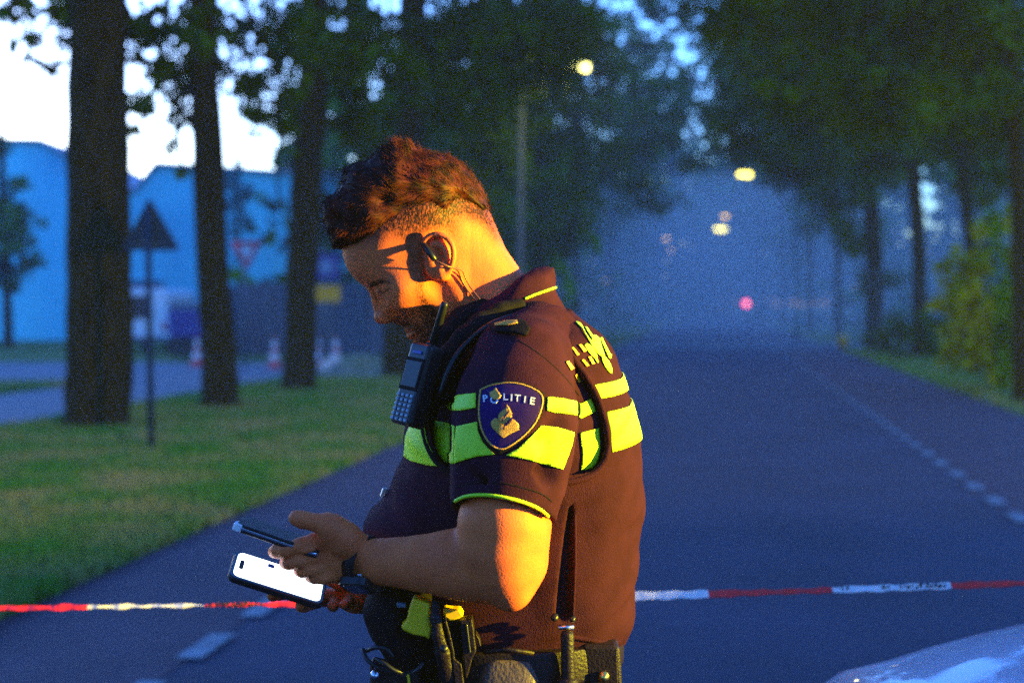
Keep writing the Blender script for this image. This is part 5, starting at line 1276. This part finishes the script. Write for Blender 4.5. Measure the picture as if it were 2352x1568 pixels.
gear_slab('pouch_body', [(1335,1478),(1425,1482),(1434,1640),(1345,1640)], 1.835, .06, M['leather'], rp, .008)
gear_slab('flap', [(1342,1484),(1418,1488),(1420,1568),(1400,1580),(1355,1575)], 1.829, .006, M['leather'], rp, .002)
mb = MB(); mb.lathe(W(1387,1552,1.826),[(0,-.0045),(.0045,-.004),(.0068,-.001),(.0068,.003),(0,.004)],18,Matrix.Rotation(R(90),3,'X')); adopt(mb.build('snap', mat('brass',(.75,.55,.12),.25,metal=1),None,True), rp)

# ------------------------------------------------------------------ barrier tape
tpn = empty('barrier_tape', W(1176,1370,2.62), 'twisted red and white barrier tape stretched across the road behind him', 'tape')
M['tape_red'] = mat('tape_red', (.85,.02,.02), .4); M['tape_white'] = mat('tape_white', (.80,.70,.66), .4)
segs = [(-60,200,'r'),(200,470,'w'),(470,700,'r'),(700,1010,'w'),(1010,1300,'r'),(1300,1627,'w'),(1627,1912,'r'),(1912,2185,'w'),(2185,2460,'r')]
def tv(u): return 1397-(1397-1384)*min(1,(u+60)/860) if u < 800 else 1384-(u-800)/1552*46+6*math.sin((u-800)/1552*math.pi)*.6
yT = 2.62; prev_ = None
for a,b,c in segs:
    n = max(6,int((b-a)/12)); vs=[]; 
    for i in range(n+1):
        u = a+(b-a)*i/n; h = (3.4+1.2*math.sin(u*.011)+1.0*math.sin(u*.05)) if u < 900 else 7.0+1.2*math.sin(u*.009+1)-(u-1450)*.0028
        tw = .5*math.sin(u*.02); cpt = W(u,tv(u),yT); hz_ = h/F*yT
        for s_,t_ in ((1,0),(-1,0),(-1,1),(1,1)): vs.append(cpt+Vector((0, s_*hz_*1.1+(tw*s_)*.004+t_*.0022+.002*math.sin(u*.13), s_*hz_-t_*.0015+.0010*math.sin(u*.09+s_))))
    fs=[]
    for i in range(n):
        for j in range(4): fs.append((i*4+j,i*4+(j+1)%4,(i+1)*4+(j+1)%4,(i+1)*4+j))
    fs += [(0,1,2,3),(n*4+3,n*4+2,n*4+1,n*4)]
    o = mesh_obj('red_section' if c == 'r' else 'white_section', vs, fs, M['tape_red' if c == 'r' else 'tape_white'], None, False); adopt(o, tpn)
mb = MB(); q = random.Random(8)
for u0_,u1_ in ((478,600),(1935,1950),(2030,2050),(2070,2180),(2150,2175)):
    u = u0_
    while u < u1_:
        mb = MB(); wd_ = q.uniform(2.5,7); p = W(u,tv(u)+q.uniform(-4,2),yT-.004); mb.box(p,(wd_/F*yT,.001,q.uniform(4,9)/F*yT),Matrix.Rotation(q.uniform(-.5,.5),3,'Y')); u += wd_+q.uniform(3,9); adopt(mb.build('print_mark', M['rubber']), tpn)
for sx_ in (-1,1):   # posts that hold it, outside the view
    x_ = -4.2 if sx_ < 0 else 4.6
mb = MB(); pL, pR_ = W(-60,tv(-60),yT), W(2460,tv(2460),yT)
mb.tube([pL, pL.lerp(Vector((-4.2,2.9,1.05)),.5), Vector((-4.2,2.9,1.05))], .006, 6); adopt(mb.build('red_section', M['tape_red']), tpn)
mb = MB(); mb.tube([pR_, pR_.lerp(Vector((5.9,3.2,1.12)),.5), Vector((5.9,3.2,1.12))], .006, 6); adopt(mb.build('white_section', M['tape_white']), tpn)
# ------------------------------------------------------------------ silver car standing across the road, its amber beacon lit
car = empty('car', (2.6,1.38,0), 'silver car with only its glossy sloping bonnet in view at the lower right', 'car')
M['car_paint'] = mat('car_paint', (.38,.37,.48), .4, metal=.2, coat=.8, bump=.02, bscale=8)
def ring(x, yc, hw, z0, z1, p=5, n=48):
    zc, hz_ = (z0+z1)/2, (z1-z0)/2; out_ = []
    for k in range(n):
        a = 2*math.pi*k/n; c, s = math.cos(a), math.sin(a)
        out_.append((x, yc+hw*math.copysign(abs(c)**(2/p), c), zc+hz_*math.copysign(abs(s)**(2/p), s)))
    return out_
def car_loft(name, secs, m, parent, p=5, n=48):
    mb = MB(); vs = []; fs = []
    X = [s_[0] for s_ in secs]; xs = np.linspace(X[0], X[-1], 64)
    cols = [smooth_interp(xs, X, [s_[i] for s_ in secs]) for i in range(1, 4)]
    for i, x in enumerate(xs): vs += ring(x, 1.38, cols[0][i], cols[1][i], cols[2][i], p, n)
    for i in range(len(xs)-1):
        for k in range(n): fs.append((i*n+k, i*n+(k+1)%n, (i+1)*n+(k+1)%n, (i+1)*n+k))
    fs += [tuple(range(n)), tuple(reversed(range((len(xs)-1)*n, len(xs)*n)))]
    mb.add(vs, fs); return adopt(mb.build(name, m, None, True), parent)
cb = car_loft('body', [(.38,.72,.34,.72),(.42,.88,.28,.91),(.485,.95,.24,.985),(.594,.98,.23,1.02),(.756,.99,.22,1.065),(1.2,.99,.22,1.125),(1.62,.99,.22,1.15),(2.4,.98,.22,1.12),(4.2,.91,.22,1.10),(4.7,.86,.26,1.02),(4.82,.76,.34,.8)], M['car_paint'], car, 7)
car_loft('cabin_glass', [(1.66,.74,1.0,1.13),(1.9,.74,1.0,1.30),(2.3,.73,1.0,1.54),(2.6,.72,1.0,1.60),(4.0,.70,1.0,1.58),(4.5,.68,1.0,1.40),(4.7,.66,1.0,1.12)], M['glass'], car, 6)
mb = MB(); mb.prism([(2.28,.72,1.555),(2.6,.70,1.605),(4.1,.72,1.59),(4.1,2.04,1.59),(2.6,2.06,1.605),(2.28,2.04,1.555)], (0,0,.025)); adopt(bevel(mb.build('roof', M['car_paint']),.01), car)
for y_ in (.76,2.0):
    mb = MB(); mb.box((.475,y_,.74),(.10,.26,.13),Matrix.Rotation(R(8),3,'Y')); adopt(bevel(mb.build('headlight', M['glass']),.03), car)
mb = MB(); mb.box((.452,1.38,.62),(.05,.70,.16)); adopt(bevel(mb.build('grille', M['rubber']),.02), car)
for x_ in (1.25,3.95):
    for y_ in (.56,2.20):
        mb = MB(); mb.lathe((x_,y_,.33),[(.20,-.11),(.31,-.11),(.33,-.09),(.33,.09),(.31,.11),(.20,.11)],28,Matrix.Rotation(R(90),3,'X')); wo = adopt(mb.build('wheel', M['rubber'], None, True), car)
        mb = MB(); mb.lathe((x_,y_,.33),[(.04,-.113),(.20,-.112),(.20,.112),(.04,.113)],20,Matrix.Rotation(R(90),3,'X')); adopt(mb.build('rim', M['galv'], None, True), wo)
mb = MB(); mb.tube([(1.62,2.03,1.12),(1.95,2.03,1.36),(2.3,2.0,1.57)],.022,8); adopt(mb.build('pillar', M['car_paint'],None,True), car)
BX, BY, BZ = 3.0, 1.30, 1.68
mb = MB(); mb.lathe((BX,BY,1.63),[(.07,-.01),(.075,.0),(.07,.03)],20); bc = adopt(mb.build('beacon', M['rubber'],None,True), car)
mb = MB(); mb.lathe((BX,BY,1.66),[(.06,0),(.06,.03),(.045,.048),(.02,.055)],20); adopt(mb.build('dome', mat('amber_dome',(1,.4,.02),.3,emit=(1,.45,.03),estr=3),None,True), bc)
l = bpy.data.lights.new('beacon_light','POINT'); l.energy = 235; l.color = (1,.82,.003); l.shadow_soft_size = .028
lo = bpy.data.objects.new('beacon_light', l); COL.objects.link(lo); lo.location = (BX,BY,BZ+.078); adopt(lo, bc)
